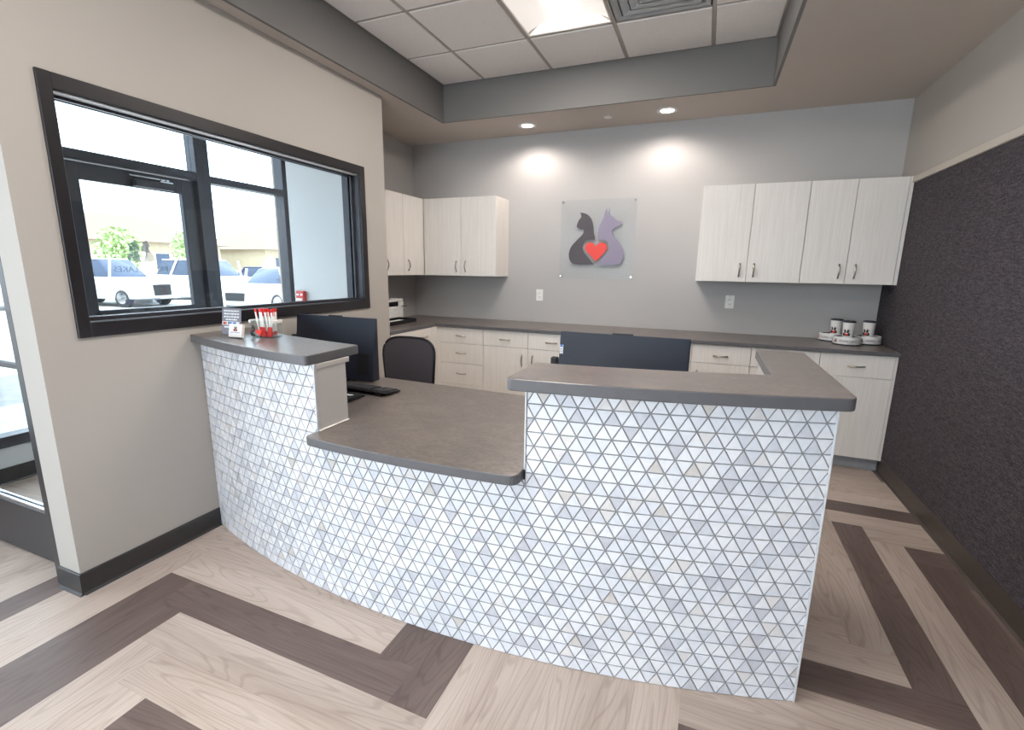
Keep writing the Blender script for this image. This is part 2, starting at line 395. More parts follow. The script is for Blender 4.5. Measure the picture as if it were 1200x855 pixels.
# ------------------------------------------------------------------ ceiling: soffit ring, tray, grid
TX0, TX1, TY0, TY1 = -3.661, -1.0075, -6.10, -.6227
bm = bmesh.new()
for b in ((XF, TX0-.02, YR, 0), (TX1+.02, 0, YR, 0), (TX0-.02, TX1+.02, TY1+.02, 0), (TX0-.02, TX1+.02, YR, TY0-.02)): bm_box(bm, b[0], b[1], b[2], b[3], H, H+.25)
ce = struct('ceiling', bm, 'soffit_paint')
bm = bmesh.new()
for b in ((TX0-.02, TX0, TY0, TY1), (TX1, TX1+.02, TY0, TY1), (TX0-.02, TX1+.02, TY1, TY1+.02), (TX0-.02, TX1+.02, TY0-.02, TY0)): bm_box(bm, b[0], b[1], b[2], b[3], H, H2+.06)
struct('tray_face', bm, 'tray_paint', ce)['label'] = 'darker grey face of the raised ceiling tray'
struct('tray_lid', box(TX0-.02, TX1+.02, TY0-.02, TY1+.02, H2+.06, H2+.12), 'soffit_paint', ce)
gx = [TX0, -3.255, -2.645, -2.035, -1.422, TX1]
gy = [TY1]+[-1.187-.607*k for k in range(8)]+[TY0]
gy = [g for g in gy if g > TY0+.05]+[TY0]
LIGHTS = {(2, 1), (2, 4), (0, 6), (4, 4), (2, 7)}
TROF = {(2, 1, 2), (2, 5, 2)}                 # column, first row, rows
occupied = {(2, 1), (2, 2), (2, 5), (2, 6), (3, 1), (3, 5)}
def tile_bm(x0, x1, y0, y1):
    bm = bmesh.new(); e = .013
    bm_box(bm, x0+e, x1-e, y0+e, y1-e, H2-.008, H2+.012, bev=.004)
    return bm
for ci in range(5):
    for ri in range(len(gy)-1):
        if (ci, ri) in occupied: continue
        obj('ceiling_tile', tile_bm(gx[ci], gx[ci+1], gy[ri+1], gy[ri]), 'ceiling_tile', ce, loc=(gx[ci], gy[ri], H2))
for x in gx:
    x_ = min(max(x, TX0+.012), TX1-.012)
    obj('grid_tee', box(x_-.012, x_+.012, TY0+.001, TY1-.001, H2-.003, H2+.03, bev=.001), 'tee_metal', ce)
for y in gy:
    y_ = min(max(y, TY0+.012), TY1-.012)
    for k in range(5):
        if any(c == k and y in (gy[r+1],) and n == 2 for c, r, n in TROF): continue
        obj('grid_tee', box(gx[k]+.012, gx[k+1]-.012, y_-.011, y_+.011, H2-.003, H2+.025, bev=.001), 'tee_metal', ce)
# troffers
def troffer(c, r, n, label):
    x0, x1, y1, y0 = gx[c]+.013, gx[c+1]-.013, gy[r]-.013, gy[r+n]+.013
    xm = (x0+x1)/2
    t = thing('ceiling_light', label, 'light', (xm, (y0+y1)/2, H2), 'recessed centre basket ceiling lights')
    bm = bmesh.new()
    bm_box(bm, x0, x1, y0, y0+.012, H2-.004, H2+.06); bm_box(bm, x0, x1, y1-.012, y1, H2-.004, H2+.06)
    bm_box(bm, x0, x0+.008, y0, y1, H2-.004, H2+.06); bm_box(bm, x1-.008, x1, y0, y1, H2-.004, H2+.06)
    obj('frame', bm, 'troffer_white', t)
    for s in (-1, 1):   # curved reflector wing
        pts = []
        for k in range(7):
            u = k/6; pts.append((xm+s*(.10+(.294-.10)*u), H2+.055-.055*u**2.2))
        pr_ = pts+[(a, b+.004) for a, b in reversed(pts)]
        obj('reflector', prism(pr_, y0+.04, y1-.04, 'Y'), 'lamp_side', t, smooth=True)
    for a, b, zz in ((y0, y0+.045, 0), (y1-.045, y1, 0)):
        ya, yb = (y0+.012, y0+.05) if a == y0 else (y1-.012, y1-.05)
        bm = bmesh.new()
        bm_quadpoly(bm, [(x0+.008, ya, H2), (x1-.008, ya, H2), (x1-.1, yb, H2+.05), (x0+.1, yb, H2+.05)])
        obj('end_reflector', bm, 'lamp_side', t)
    pts = [(xm-.10, H2+.05), (xm-.05, H2+.012), (xm+.05, H2+.012), (xm+.10, H2+.05)]
    obj('diffuser', prism(pts, y0+.04, y1-.04, 'Y'), 'lamp_core', t)
    l = area('troffer_lamp', (xm, (y0+y1)/2, H2-.01), (0, 0, -1), x1-x0-.05, y1-y0-.05, 50, (1, .93, .86))
troffer(2, 1, 2, 'glowing recessed ceiling light in the tray, beside the square air diffuser')
troffer(2, 5, 2, 'second recessed ceiling light of the tray, further from the back wall')
# square air diffuser
def diffuser(c, r, label):
    x0, x1, y1, y0 = gx[c]+.014, gx[c+1]-.014, gy[r]-.014, gy[r+1]+.014
    t = thing('air_diffuser', label, 'vent', ((x0+x1)/2, (y0+y1)/2, H2), 'square air diffusers in the tray')
    for k, (ins, wd, dz) in enumerate(((0, .040, .016), (.050, .050, .014), (.108, .050, .014), (.166, .050, .014))):
        bm = bmesh.new(); lip = .006
        R_ = [(ins, H2-.006), (ins+lip, H2-.006), (ins+lip+wd*.5, H2-.006+dz*.35), (ins+lip+wd, H2-.006+dz)]
        rings = []
        for i_, z_ in R_:
            rings.append([bm.verts.new(q) for q in ((x0+i_, y0+i_, z_), (x1-i_, y0+i_, z_), (x1-i_, y1-i_, z_), (x0+i_, y1-i_, z_))])
        for a_, b_ in zip(rings[:-1], rings[1:]):
            for q in range(4): bm.faces.new((a_[q], a_[(q+1) % 4], b_[(q+1) % 4], b_[q]))
        bmesh.ops.solidify(bm, geom=bm.faces[:], thickness=-.002)
        obj('vane', bm, 'diffuser_metal', t)
    obj('centre_plate', box(x0+.228, x1-.228, y0+.228, y1-.228, H2-.008, H2-.004, bev=.002), 'diffuser_metal', t)
    obj('back_box', box(x0, x1, y0, y1, H2+.045, H2+.055), 'diffuser_metal', t)
diffuser(3, 1, 'square grey air diffuser in the tray beside the lit ceiling light, nearest the back wall')
diffuser(3, 5, 'square grey air diffuser in the tray further from the back wall')
# recessed downlights
def can(x, y, label, e):
    t = thing('downlight', label, 'light', (x, y, H), 'round recessed downlights in the soffit')
    obj('trim_ring', lathe([(.052, H-.001), (.056, H-.006), (.082, H-.006), (.085, H-.0005), (.052, H-.0005)], 32, x, y), 'white_plastic', t, True)
    obj('lens', lathe([(.0005, H-.0035), (.053, H-.0035), (.053, H-.0010), (.0005, H-.0010)], 28, x, y), 'can_lens', t)
    l = bpy.data.lights.new('downlight_lamp', 'SPOT'); l.energy = e; l.color = (1, .88, .80); l.spot_size = 2.7; l.spot_blend = .6; l.shadow_soft_size = .05
    o = bpy.data.objects.new('downlight_lamp', l); C.objects.link(o); o.location = (x, y, H-.02)
can(-2.970, -.300, 'lit round downlight in the soffit above the left wall cabinets', 32)
can(-1.742, -.320, 'lit round downlight in the soffit above and right of the heart sign', 32)
can(-.55, -3.2, 'added unseen downlight brightening the right aisle by the woven panel', 42)  # added out of view to brighten the right aisle floor
t = thing('sprinkler_cover', 'small pale round sprinkler cover between the two soffit downlights', 'sprinkler', (-2.23, -.307, H))
obj('cover_plate', lathe([(.0005, H-.008), (.030, H-.008), (.034, H-.006), (.034, H-.0005), (.0005, H-.0005)], 28, -2.23, -.307), 'white_plastic', t, True)

# ------------------------------------------------------------------ baseboards
def base_run(name, mat, x0, y0, x1, y1, nx, ny, h=.103, t=.010):
    """profile swept from (x0,y0) to (x1,y1); (nx,ny) points into the room"""
    prof = [(0, 0), (.018, 0), (.014, .006), (t, .012), (t-.002, h-.004), (t-.005, h), (0, h)]
    bm = bmesh.new()
    A = [bm.verts.new((x0+nx*a, y0+ny*a, b)) for a, b in prof]; B = [bm.verts.new((x1+nx*a, y1+ny*a, b)) for a, b in prof]
    n = len(prof); fs = [bm.faces.new(A), bm.faces.new(B)]
    for i in range(n): fs.append(bm.faces.new((A[i], A[(i+1) % n], B[(i+1) % n], B[i])))
    bmesh.ops.recalc_face_normals(bm, faces=fs)
    return struct(name, bm, mat)
base_run('baseboard_left', 'rubber_base', XS, -3.02, XS, YN, 1, 0)
base_run('baseboard_left_end', 'rubber_base', XB, YN, XS+.010, YN, 0, -1)
base_run('baseboard_right', 'rubber_base_brown', 0, -.56, 0, YR, -1, 0, h=.125)
base_run('baseboard_storefront', 'rubber_base', XF, YR, XF, -2.75, 1, 0, h=.108)
base_run('baseboard_vestibule', 'rubber_base', -4.73, -1.45, XB-.01, -1.45, 0, -1)

# ------------------------------------------------------------------ interior window in the left wall
wn = thing('window_1', 'wide dark framed borrowed light window in the left wall', 'window', (XS, -2.59, WZ0)); wn['kind'] = 'structure'
for k_ in ('category',): del wn[k_]
OY0, OY1, OZ0, OZ1 = -3.541, -1.634, 1.136, 2.181
bm = bmesh.new()
bm_box(bm, XS-.002, XS+.012, OY0, WY0+.004, OZ0, OZ1, bev=.002); obj('window_casing', bm, 'dark_metal', wn)
obj('window_casing', box(XS-.002, XS+.012, WY1-.004, OY1, OZ0, OZ1, bev=.002), 'dark_metal', wn)
obj('window_casing', box(XS-.002, XS+.0115, WY0+.004, WY1-.004, WZ1-.004, OZ1, bev=.002), 'dark_metal', wn)
obj('window_casing', box(XS-.002, XS+.0115, WY0+.004, WY1-.004, OZ0, WZ0+.004, bev=.002), 'dark_metal', wn)
XG_ = -3.85
bm = bmesh.new()
for b in ((WY0, WY0+.006, WZ0, WZ1), (WY1-.006, WY1, WZ0, WZ1), (WY0, WY1, WZ0, WZ0+.006), (WY0, WY1, WZ1-.006, WZ1)):
    bm_box(bm, XB-.004, XS-.003, *b)
obj('window_jamb', bm, 'storefront_metal', wn)
for xa, xb_ in ((XS-.034, XS-.006), (XG_+.030, XG_+.050)):  # bright sky reflection on the head jamb, modelled as pale strips
    obj('head_reflection', box(xa, xb_, WY0+.006, WY1-.006, WZ1-.0115, WZ1-.006, bev=.001), 'white_plastic', wn)
XG = -3.85
for dx in (-.022, .008):
    bm = bmesh.new()
    for b in ((WY0+.006, WY0+.024, WZ0+.006, WZ1-.006), (WY1-.024, WY1-.006, WZ0+.006, WZ1-.006), (WY0+.024, WY1-.024, WZ0+.006, WZ0+.022), (WY0+.024, WY1-.024, WZ1-.022, WZ1-.006)):
        bm_box(bm, XG+dx, XG+dx+.014, *b, bev=.001)
    obj('glazing_stop', bm, 'storefront_metal', wn)
obj('pane', box(XG-.004, XG+.003, WY0+.008, WY1-.008, WZ0+.008, WZ1-.008), 'window_glass', wn)

# ------------------------------------------------------------------ storefront with outer door
def bars(bm, x0, x1, lst, bev=.003):
    for y0, y1, z0, z1 in lst: bm_box(bm, x0, x1, y0, y1, z0, z1, bev=bev)
sf = thing('window_2', 'dark metal storefront glazing between vestibule and parking lot', 'window', (XF, -2.2, 0)); sf['kind'] = 'structure'; del sf['category']
X0, X1 = XF-.10, XF+.02
bm = bmesh.new(); DY0, DY1 = -2.66, -1.685     # door opening
bars(bm, X0, X1, [(-1.685, -1.560, 0.0, 2.62)])
obj('mullion', bm, 'storefront_metal', sf)
bm = bmesh.new(); bars(bm, X0, X1, [(-2.73, DY0, 0, 2.62)]); obj('mullion', bm, 'storefront_metal', sf)
bm = bmesh.new(); bars(bm, X0, X1, [(-.76, -.70, .245, 2.62)]); obj('mullion', bm, 'storefront_metal', sf)
for y0, y1, z0, z1 in ((DY0, DY1, 2.165, 2.235), (-1.56, -.76, 2.165, 2.225), (-1.56, -.76, .245, .32), (-2.73, -.70, 2.58, 2.62)):
    bm = bmesh.new(); bars(bm, X0+.002, X1-.002, [(y0, y1, z0, z1)]); obj('transom_bar', bm, 'storefront_metal', sf)
for y0, y1, z0, z1 in ((DY0, DY1, 2.235, 2.58), (-1.56, -.76, 2.225, 2.58), (-1.56, -.76, .32, 2.165)):
    obj('pane', box(XF-.045, XF-.037, y0, y1, z0, z1), 'window_glass', sf)
ws = thing('window_3', 'waiting area storefront glazing beside the entrance', 'window', (XF, -5, 0)); ws['kind'] = 'structure'; del ws['category']
ys = [-7.6, -6.4, -5.2, -4.0, -2.73]
for y in ys[:-1]:
    bm = bmesh.new(); bars(bm, X0, X1, [(y, y+.06, .245, 2.62)]); obj('mullion', bm, 'storefront_metal', ws)
for z0, z1 in ((.245, .318), (2.55, 2.62)):
    for a, b in zip(ys[:-1], ys[1:]):
        bm = bmesh.new(); bars(bm, X0+.002, X1-.002, [(a+.06, b, z0, z1)]); obj('transom_bar', bm, 'storefront_metal', ws)
for a, b in zip(ys[:-1], ys[1:]):
    obj('pane', box(XF-.045, XF-.037, a+.06, b, .318, 2.55), 'window_glass', ws)
# rear window
rw = thing('window_4', 'large rear window of the lobby', 'window', (-2.6, YR, .5)); rw['kind'] = 'structure'; del rw['category']
for x in (-5.0, -3.85, -2.68, -1.5, -.36):
    obj('mullion', box(x, x+.06, YR-.12, YR+.01, .5, 2.65), 'storefront_metal', rw)
for z in (.5, 2.59): obj('transom_bar', box(-5.0, -.3, YR-.115, YR+.008, z, z+.06), 'storefront_metal', rw)
for a, b in zip((-5.0, -3.85, -2.68, -1.5), (-3.85, -2.68, -1.5, -.36)): obj('pane', box(a+.06, b, YR-.07, YR-.062, .56, 2.59), 'window_glass', rw)

LOGO_CAT = [(-.336,.932),(-.228,.91),(-.148,.858),(-.092,.768),(-.068,.666),(-.058,.546),(-.034,.48),(-.03,.42),(-.096,.428),(-.19,.414),(-.254,.36),(-.274,.268),(-.232,.18),(-.126,.072),(-.026,-.044),(-.424,-.05),(-.496,-.004),(-.534,.094),(-.53,.212),(-.472,.322),(-.364,.43),(-.286,.504),(-.25,.564),(-.25,.612),(-.326,.616),(-.4,.666),(-.382,.73),(-.358,.79),(-.31,.84),(-.316,.884)]
LOGO_DOG = [(.17,.996),(.199,.885),(.222,1.0),(.243,.868),(.31,.832),(.346,.782),(.408,.758),(.474,.734),(.462,.69),(.366,.658),(.308,.614),(.29,.556),(.334,.468),(.428,.38),(.502,.276),(.54,.158),(.528,.046),(.472,-.026),(.392,-.054),(.032,-.058),(.11,.046),(.226,.166),(.268,.256),(.254,.35),(.182,.41),(.09,.426),(.038,.402),(.03,.516),(.036,.634),(.074,.736),(.122,.814),(.138,.91)]
LOGO_HEART = [(.012,.006),(-.096,.112),(-.196,.208),(-.222,.284),(-.202,.344),(-.148,.376),(-.084,.374),(-.03,.34),(0,.302),(.032,.342),(.086,.376),(.154,.372),(.206,.336),(.224,.276),(.204,.208),(.106,.104)]
def smooth_poly(pts, keep=65):
    """Chaikin corner cutting, keeping sharp corners"""
    n = len(pts); out = []
    for i in range(n):
        a, b, c = Vector(pts[i-1]), Vector(pts[i]), Vector(pts[(i+1) % n])
        ang = math.degrees((b-a).angle(c-b))
        if ang > keep: out.append(tuple(b))
        else: out += [tuple(b+(a-b)*.25), tuple(b+(c-b)*.25)]
    return out
def tri_poly(bm, pts3, mi=0):
    vs = [bm.verts.new(q) for q in pts3]; f = bm.faces.new(vs); f.material_index = mi
    bmesh.ops.triangulate(bm, faces=[f]); return
def tri_curve(bm, pts, place, mi=0):
    b2 = bmesh.new(); f = b2.faces.new([b2.verts.new((u, v, 0)) for u, v in pts]); bmesh.ops.triangulate(b2, faces=[f])
    bmesh.ops.subdivide_edges(b2, edges=b2.edges[:], cuts=3, use_grid_fill=True)
    vm = {v: bm.verts.new(place(v.co.x, v.co.y)) for v in b2.verts}
    for f in b2.faces:
        g = bm.faces.new([vm[v] for v in f.verts]); g.material_index = mi
    b2.free()
def text_bm(body, size, to, depth=0.0):
    """text converted to a mesh; to(x, y) maps a text coordinate to a 3D point"""
    cu = bpy.data.curves.new('t', 'FONT'); cu.body = body; cu.size = size; cu.align_x = 'CENTER'; cu.resolution_u = 2; cu.extrude = 0
    ob = bpy.data.objects.new('t', cu); C.objects.link(ob)
    dg = bpy.context.evaluated_depsgraph_get(); me = ob.evaluated_get(dg).to_mesh()
    bm = bmesh.new(); bm.from_mesh(me)
    ob.evaluated_get(dg).to_mesh_clear(); bpy.data.objects.remove(ob); bpy.data.curves.remove(cu)
    for v in bm.verts: v.co = Vector(to(v.co.x, v.co.y))
    return bm
# outer door leaf
dl = thing('door_1', 'dark metal glazed entrance door', 'door', (XF, DY0, 0)); dl['kind'] = 'structure'; del dl['category']
a, b = DY0+.008, DY1-.008
for y0, y1, z0, z1 in ((a, a+.115, .01, 2.158), (b-.115, b, .01, 2.158)):
    obj('stile', box(XF-.065, XF-.02, y0, y1, z0, z1, bev=.003), 'storefront_metal', dl)
for z0, z1 in ((.01, .27), (2.04, 2.158), (1.035, 1.10)):
    obj('rail', box(XF-.064, XF-.021 if z0 != 1.035 else XF+.01, a+.115, b-.115, z0, z1, bev=.003), 'storefront_metal', dl)
obj('pane', box(XF-.046, XF-.039, a+.115, b-.115, .27, 2.04), 'door_glass', dl)
bm = box(XF-.02, XF+.035, -2.19, -1.89, 2.045, 2.10, bev=.004); obj('door_closer', bm, 'storefront_metal', dl)
bm = bmesh.new(); bm_box(bm, XF-.0, XF+.012, -2.22, -1.92, 2.115, 2.13, bev=.002); bm_box(bm, XF+.012, XF+.022, -2.0, -1.90, 2.10, 2.112)
for yy in (-1.985, -1.945, -2.22): bm_lathe(bm, [(.006, XF+.012), (.006, XF+.02)], 10, yy, 2.122, axis='X')
obj('closer_arm', bm, 'chrome', dl)
XD = XF-.048
def door_logo(u, v): return (XD, -2.180+u*.19, 1.475+v*.172)
bm = bmesh.new()
tri_poly(bm, [door_logo(-u, v) for u, v in LOGO_CAT]); tri_poly(bm, [door_logo(-u, v) for u, v in LOGO_DOG])
obj('door_emblem', bm, 'window_film', dl)['label'] = 'grey cat, dog and heart emblem on the glass'
obj('door_lettering', text_bm('PRAIRIE LAKES', .064, lambda x, y: (XD, -2.185-x, 1.385+y)), 'window_film', dl)['label'] = 'grey lettering on the glass, seen from behind'
bm = bmesh.new(); bm_quadpoly(bm, [(XD, -2.34, 1.125), (XD, -2.07, 1.125), (XD, -2.07, 1.17), (XD, -2.34, 1.17)])
obj('door_sticker', bm, 'window_film', dl)
bm = bmesh.new(); bm_quadpoly(bm, [(XD+.0012, -2.275, 1.132), (XD+.0012, -2.14, 1.132), (XD+.0012, -2.14, 1.162), (XD+.0012, -2.275, 1.162)])
obj('door_sticker_centre', bm, 'paper_white', dl)
# inner door between lobby and vestibule
di = thing('door_2', 'black framed glass inner door at the near end of the window wall', 'door', (-4.0, -3.6, 0)); di['kind'] = 'structure'; del di['category']
YD = -3.605
bm = bmesh.new(); bm_box(bm, XB-.045, XB-.001, YN, -3.555, 0, 2.20, bev=.002); obj('door_frame', bm, 'dark_metal', di)
obj('door_frame', box(-5.06, -5.01, YN, -3.555, 0, 2.20, bev=.002), 'dark_metal', di)
obj('door_frame', box(-5.01, XB-.045, YN, -3.555, 2.15, 2.20, bev=.002), 'dark_metal', di)
DX0, DX1 = -5.005, XB-.050
obj('stile', box(DX1-.05, DX1, YD, YD+.044, .012, 2.145, bev=.003), 'dark_metal', di)
obj('stile', box(DX0, DX0+.05, YD, YD+.044, .012, 2.145, bev=.003), 'dark_metal', di)
obj('rail', box(DX0+.05, DX1-.05, YD+.001, YD+.043, .012, .275, bev=.003), 'dark_metal', di)
obj('rail', box(DX0+.05, DX1-.05, YD+.001, YD+.043, 2.05, 2.145, bev=.003), 'dark_metal', di)
obj('glazing_stop', box(DX0+.05, DX1-.05, YD+.006, YD+.018, .275, .29, bev=.002), 'chrome', di)
obj('glazing_stop', box(DX0+.05, DX1-.05, YD+.028, YD+.040, .275, .29, bev=.002), 'chrome', di)
obj('push_bar', box(DX0+.02, DX1-.02, YD-.02, YD+.002, .985, 1.015, bev=.006), 'dark_metal', di)
obj('pane', box(DX0+.05, DX1-.05, YD+.02, YD+.026, .275, 2.05), 'door_glass', di)
# panel above and beside the inner door
wallbox('wall_entry', 'vestibule_paint', (-5.06, XB, YN, -3.555, 2.20, H+.05), (XF, -5.06, YN, -3.555, 0, H+.05))
# fire alarm pull station on the vestibule wall
fa = thing('fire_alarm', 'small red fire alarm pull station on the vestibule wall behind the window', 'fire alarm', (-4.64, -1.45, 1.17))
obj('housing', box(-4.685, -4.59, -1.488, -1.451, 1.11, 1.235, bev=.006), 'red_alarm', fa)
obj('pull_handle', box(-4.672, -4.603, -1.500, -1.488, 1.150, 1.172, bev=.003), 'white_plastic', fa)
bm = bmesh.new(); bm_box(bm, -4.672, -4.648, -1.4895, -1.4878, 1.196, 1.212); bm_box(bm, -4.628, -4.604, -1.4895, -1.4878, 1.196, 1.212); bm_box(bm, -4.655, -4.62, -1.4895, -1.4878, 1.120, 1.130)
obj('marking', bm, 'white_ink', fa)

# ------------------------------------------------------------------ reception desk
CX, CY, RR = -2.2914, 1.3914, 4.6512
def yfront(x, r=RR): return CY-math.sqrt(r*r-(x-CX)**2)
PX, QX, EX = -2.785, -1.852, -.911            # post face, tall part's left face, right end
def s_of(x): return RR*math.asin((x-CX)/RR)
def arc_pts(x0, x1, r, n=24): return [(x0+(x1-x0)*k/n, yfront(x0+(x1-x0)*k/n, r)) for k in range(n+1)]
ZT, ZU, ZL, ZLU = 1.097, 1.056, .765, .727
SW = XS+.0                                     # wall plane
desk = thing('reception_desk', 'curved reception desk faced with white triangular marble mosaic', 'desk', (-2.29, -3.25, 0))
GR = RR-.0045
def ring(x0, x1, r0, r1, z0, z1, n=24):
    return prism(arc_pts(x0, x1, r0, n)+list(reversed(arc_pts(x0, x1, r1, n))), z0, z1)
bm = bmesh.new()
bm_prism(bm, arc_pts(SW+.001, EX-.002, GR, 40)+list(reversed(arc_pts(SW+.001, EX-.002, RR-.18, 40))), 0, ZLU-.001)
bm_prism(bm, arc_pts(SW+.001, PX-.002, GR, 20)+list(reversed(arc_pts(SW+.001, PX-.002, RR-.18, 20))), ZLU-.001, ZU-.001)
bm_prism(bm, arc_pts(QX+.002, EX-.002, GR, 20)+list(reversed(arc_pts(QX+.002, EX-.002, RR-.18, 20))), ZLU-.001, ZU-.001)
obj('curved_wall', bm, 'grout', desk)
# painted end panels and inner faces
obj('end_panel', box(PX-.014, PX, yfront(PX)+.008, yfront(PX, RR-.185), ZL+.001, ZU-.001, bev=.001), 'post_paint', desk)['label'] = 'pale grey painted end of the left raised wall'
bm = bmesh.new(); bm_box(bm, PX-.012, PX+.0025, yfront(PX)+.012, yfront(PX, RR-.20)+.008, ZU-.024, ZU-.001, bev=.002); obj('moulding', bm, 'post_paint', desk)
obj('caulk_line', box(PX-.001, PX+.007, yfront(PX)+.004, yfront(PX, RR-.185), ZL+.0005, ZL+.006, bev=.002), 'caulk', desk)
obj('end_panel', box(QX, QX+.014, yfront(QX)+.008, yfront(QX, RR-.185), ZL+.001, ZU-.001), 'post_paint', desk)
obj('end_panel', box(EX-.014, EX, yfront(EX)+.008, -2.26, .001, ZU-.001), 'post_paint', desk)
obj('return_wall', box(EX-.150, EX-.015, yfront(EX)+.17, -2.26, .001, ZU-.001), 'post_paint', desk)
for x0, x1 in ((SW+.001, PX-.015), (QX+.015, EX-.152)):
    obj('inner_panel', ring(x0, x1, RR-.1805, RR-.185, .001, ZU-.001), 'post_paint', desk)
obj('inner_panel', ring(PX, QX, RR-.1805, RR-.185, .001, ZLU-.002), 'post_paint', desk)
for (x, z0, z1) in ((PX-.0015, ZL+.001, ZU-.001), (QX+.0015, ZL+.001, ZU-.001), (EX-.0015, .001, ZU-.001)):
    y = yfront(x)
    obj('edge_trim', box(x-.003, x+.0035, y-.0035, y+.010, z0, z1, bev=.001), 'edge_trim', desk)['label'] = 'thin pale metal corner strip'
# mosaic tiles
HT = ZU/21; SD = HT*2/math.sqrt(3); S_END = s_of(EX)-.003; S_BEG = s_of(SW)+.002
def cyl_pt(s, z, r=RR):
    a = s/RR; return Vector((CX+r*math.sin(a), CY-r*math.cos(a), z))
tiles = []
for k in range(21):
    z0, z1 = k*HT, (k+1)*HT
    off = 0 if (21-k) % 2 == 0 else SD/2        # phase of nodes on the lower line
    off2 = 0 if (21-k-1) % 2 == 0 else SD/2
    for n_ in range(-1, 53):
        sn = s_of(EX)-off-n_*SD
        tiles.append(('U', [(sn-SD, z0), (sn, z0), (sn-SD/2, z1)]))
        sm = s_of(EX)-off2-n_*SD
        tiles.append(('D', [(sm-SD, z1), (sm-SD/2, z0), (sm, z1)]))
S1, S2 = s_of(PX)-.004, s_of(QX)+.004
def parea3(pts):
    P = [cyl_pt(*q) for q in pts]; pr = []
    for v in P:
        d = v-CAM; zc = d.dot(Fv); pr.append((F_PX*d.dot(R2)/zc, F_PX*d.dot(U2)/zc))
    return parea(pr)
final = []
for kind, pts in tiles:
    q = clip_convex(pts, [(1, 0, -S_BEG), (-1, 0, S_END), (0, 1, -.0005), (0, -1, ZU)])
    if not q: continue
    pcs = []
    over = any(S1 < s < S2 and z > ZLU-.001 for s, z in q) or (max(z for s, z in q) > ZLU and min(s for s, z in q) < S2 and max(s for s, z in q) > S1)
    if over:
        pcs = [clip_convex(q, [(-1, 0, S1)]), clip_convex(q, [(1, 0, -S2)]), clip_convex(q, [(1, 0, -S1), (-1, 0, S2), (0, -1, ZLU)])]
    else: pcs = [q]
    for pc in pcs:
        if len(pc) >= 3 and parea(pc) > 2e-5:
            full = (len(pc) == 3 and abs(parea(pc)-SD*HT/2) < 1e-6)
            final.append((parea3(pc), kind, pc, full))
final.sort(key=lambda t: -t[0])
def pick():
    r = random.random(); a = 0
    for i, w_ in enumerate(TW):
        a += w_
        if r < a: return i
    return 0
TT = .0045; GAP = .0043
tmesh = {}
stuff = bmesh.new(); nfull = 0
base_up = inset([(-SD/2, -HT/2), (SD/2, -HT/2), (0, HT/2)], GAP/2+.0002); base_dn = inset([(-SD/2, HT/2), (0, -HT/2), (SD/2, HT/2)], GAP/2+.0002)
for ar, kind, pts, full in final:
    ti = pick()
    if full and nfull < 299:
        nfull += 1
        s_m = (min(s for s, z in pts)+max(s for s, z in pts))/2; z_m = (min(z for s, z in pts)+max(z for s, z in pts))/2
        key = (kind, ti)
        if key not in tmesh:
            bq = base_up if kind == 'U' else base_dn
            o = obj('tile', prism(bq, 0, TT, 'Y'), 'marble_%d' % ti, desk, loc=(0, 0, 0)); tmesh[key] = o.data
        else:
            o = bpy.data.objects.new('tile', tmesh[key]); C.objects.link(o); o.parent = desk
        pt = cyl_pt(s_m, z_m, RR+.0005*random.random()); dv = Vector(desk.location)
        o.location = pt-dv; o.rotation_euler = (0, 0, s_m/RR)
    else:
        q = inset(pts, GAP/2+.0002)
        if len(q) < 3: continue
        rr_ = RR+.0005*random.random()
        A = [stuff.verts.new(cyl_pt(s, z, rr_)) for s, z in q]; B = [stuff.verts.new(cyl_pt(s, z, rr_-TT)) for s, z in q]
        fs = [stuff.faces.new(A)]+[stuff.faces.new((A[k], B[k], B[(k+1) % len(q)], A[(k+1) % len(q)])) for k in range(len(q))]
        for f in fs: f.material_index = ti
bmesh.ops.recalc_face_normals(stuff, faces=stuff.faces[:])
o = obj('mosaic_field', stuff, ['marble_%d' % i for i in range(6)], desk); o['kind'] = 'stuff'
# countertops
def round_corner(p, q, r_, rad, n=5):
    p, q, r_ = Vector(p), Vector(q), Vector(r_); a = (p-q).normalized(); b = (r_-q).normalized()
    return [tuple(((q+a*rad)*(1-t)+q*t)*(1-t)+(q*(1-t)+(q+b*rad)*t)*t) for t in [k/n for k in range(n+1)]]
def slab(name, pts, z0, z1, rounded, label, loc):
    out = []; n = len(pts)
    for i, q in enumerate(pts):
        if i in rounded: out += round_corner(pts[i-1], q, pts[(i+1) % n], rounded[i])
        else: out.append(q)
    bm = bmesh.new(); bm_prism(bm, out, z0, z1, bev=.004, seg=2)
    for f in bm.faces:
        f.material_index = 0 if abs(f.normal.z) > .9 else 1
    o = obj(name, bm, ['counter', 'counter_edge_skylit'], loc=loc)
    tag(o, label, 'countertop'); return o
f_ = arc_pts(SW+.001, PX+.004, RR+.045, 20); b_ = list(reversed(arc_pts(SW+.001, PX-.004, 4.37, 20)))
slab('countertop', f_+b_, ZU, ZT, {20: .02, 21: .012}, 'raised grey ledge at the left wall carrying sign, card holder and jar', (-3.3, -3.1, ZU))
f_ = arc_pts(QX-.056, -.876, RR+.045, 20)
b_ = [(-.876, -2.222), (-1.075, -2.222)]+list(reversed(arc_pts(QX-.060, -1.076, 4.388, 16)))
n0 = len(f_)
slab('countertop', f_+b_, ZU, ZT, {0: .03, n0-1: .03, n0: .01, n0+1: .01, len(f_+b_)-1: .02}, 'raised L-shaped grey counter on the right of the desk, hiding the lower right monitor', (-1.3, -3.0, ZU))
f_ = arc_pts(PX-.012, QX-.004, RR+.067, 24)
b_ = [(QX-.002, yfront(QX, RR-.186)), ]
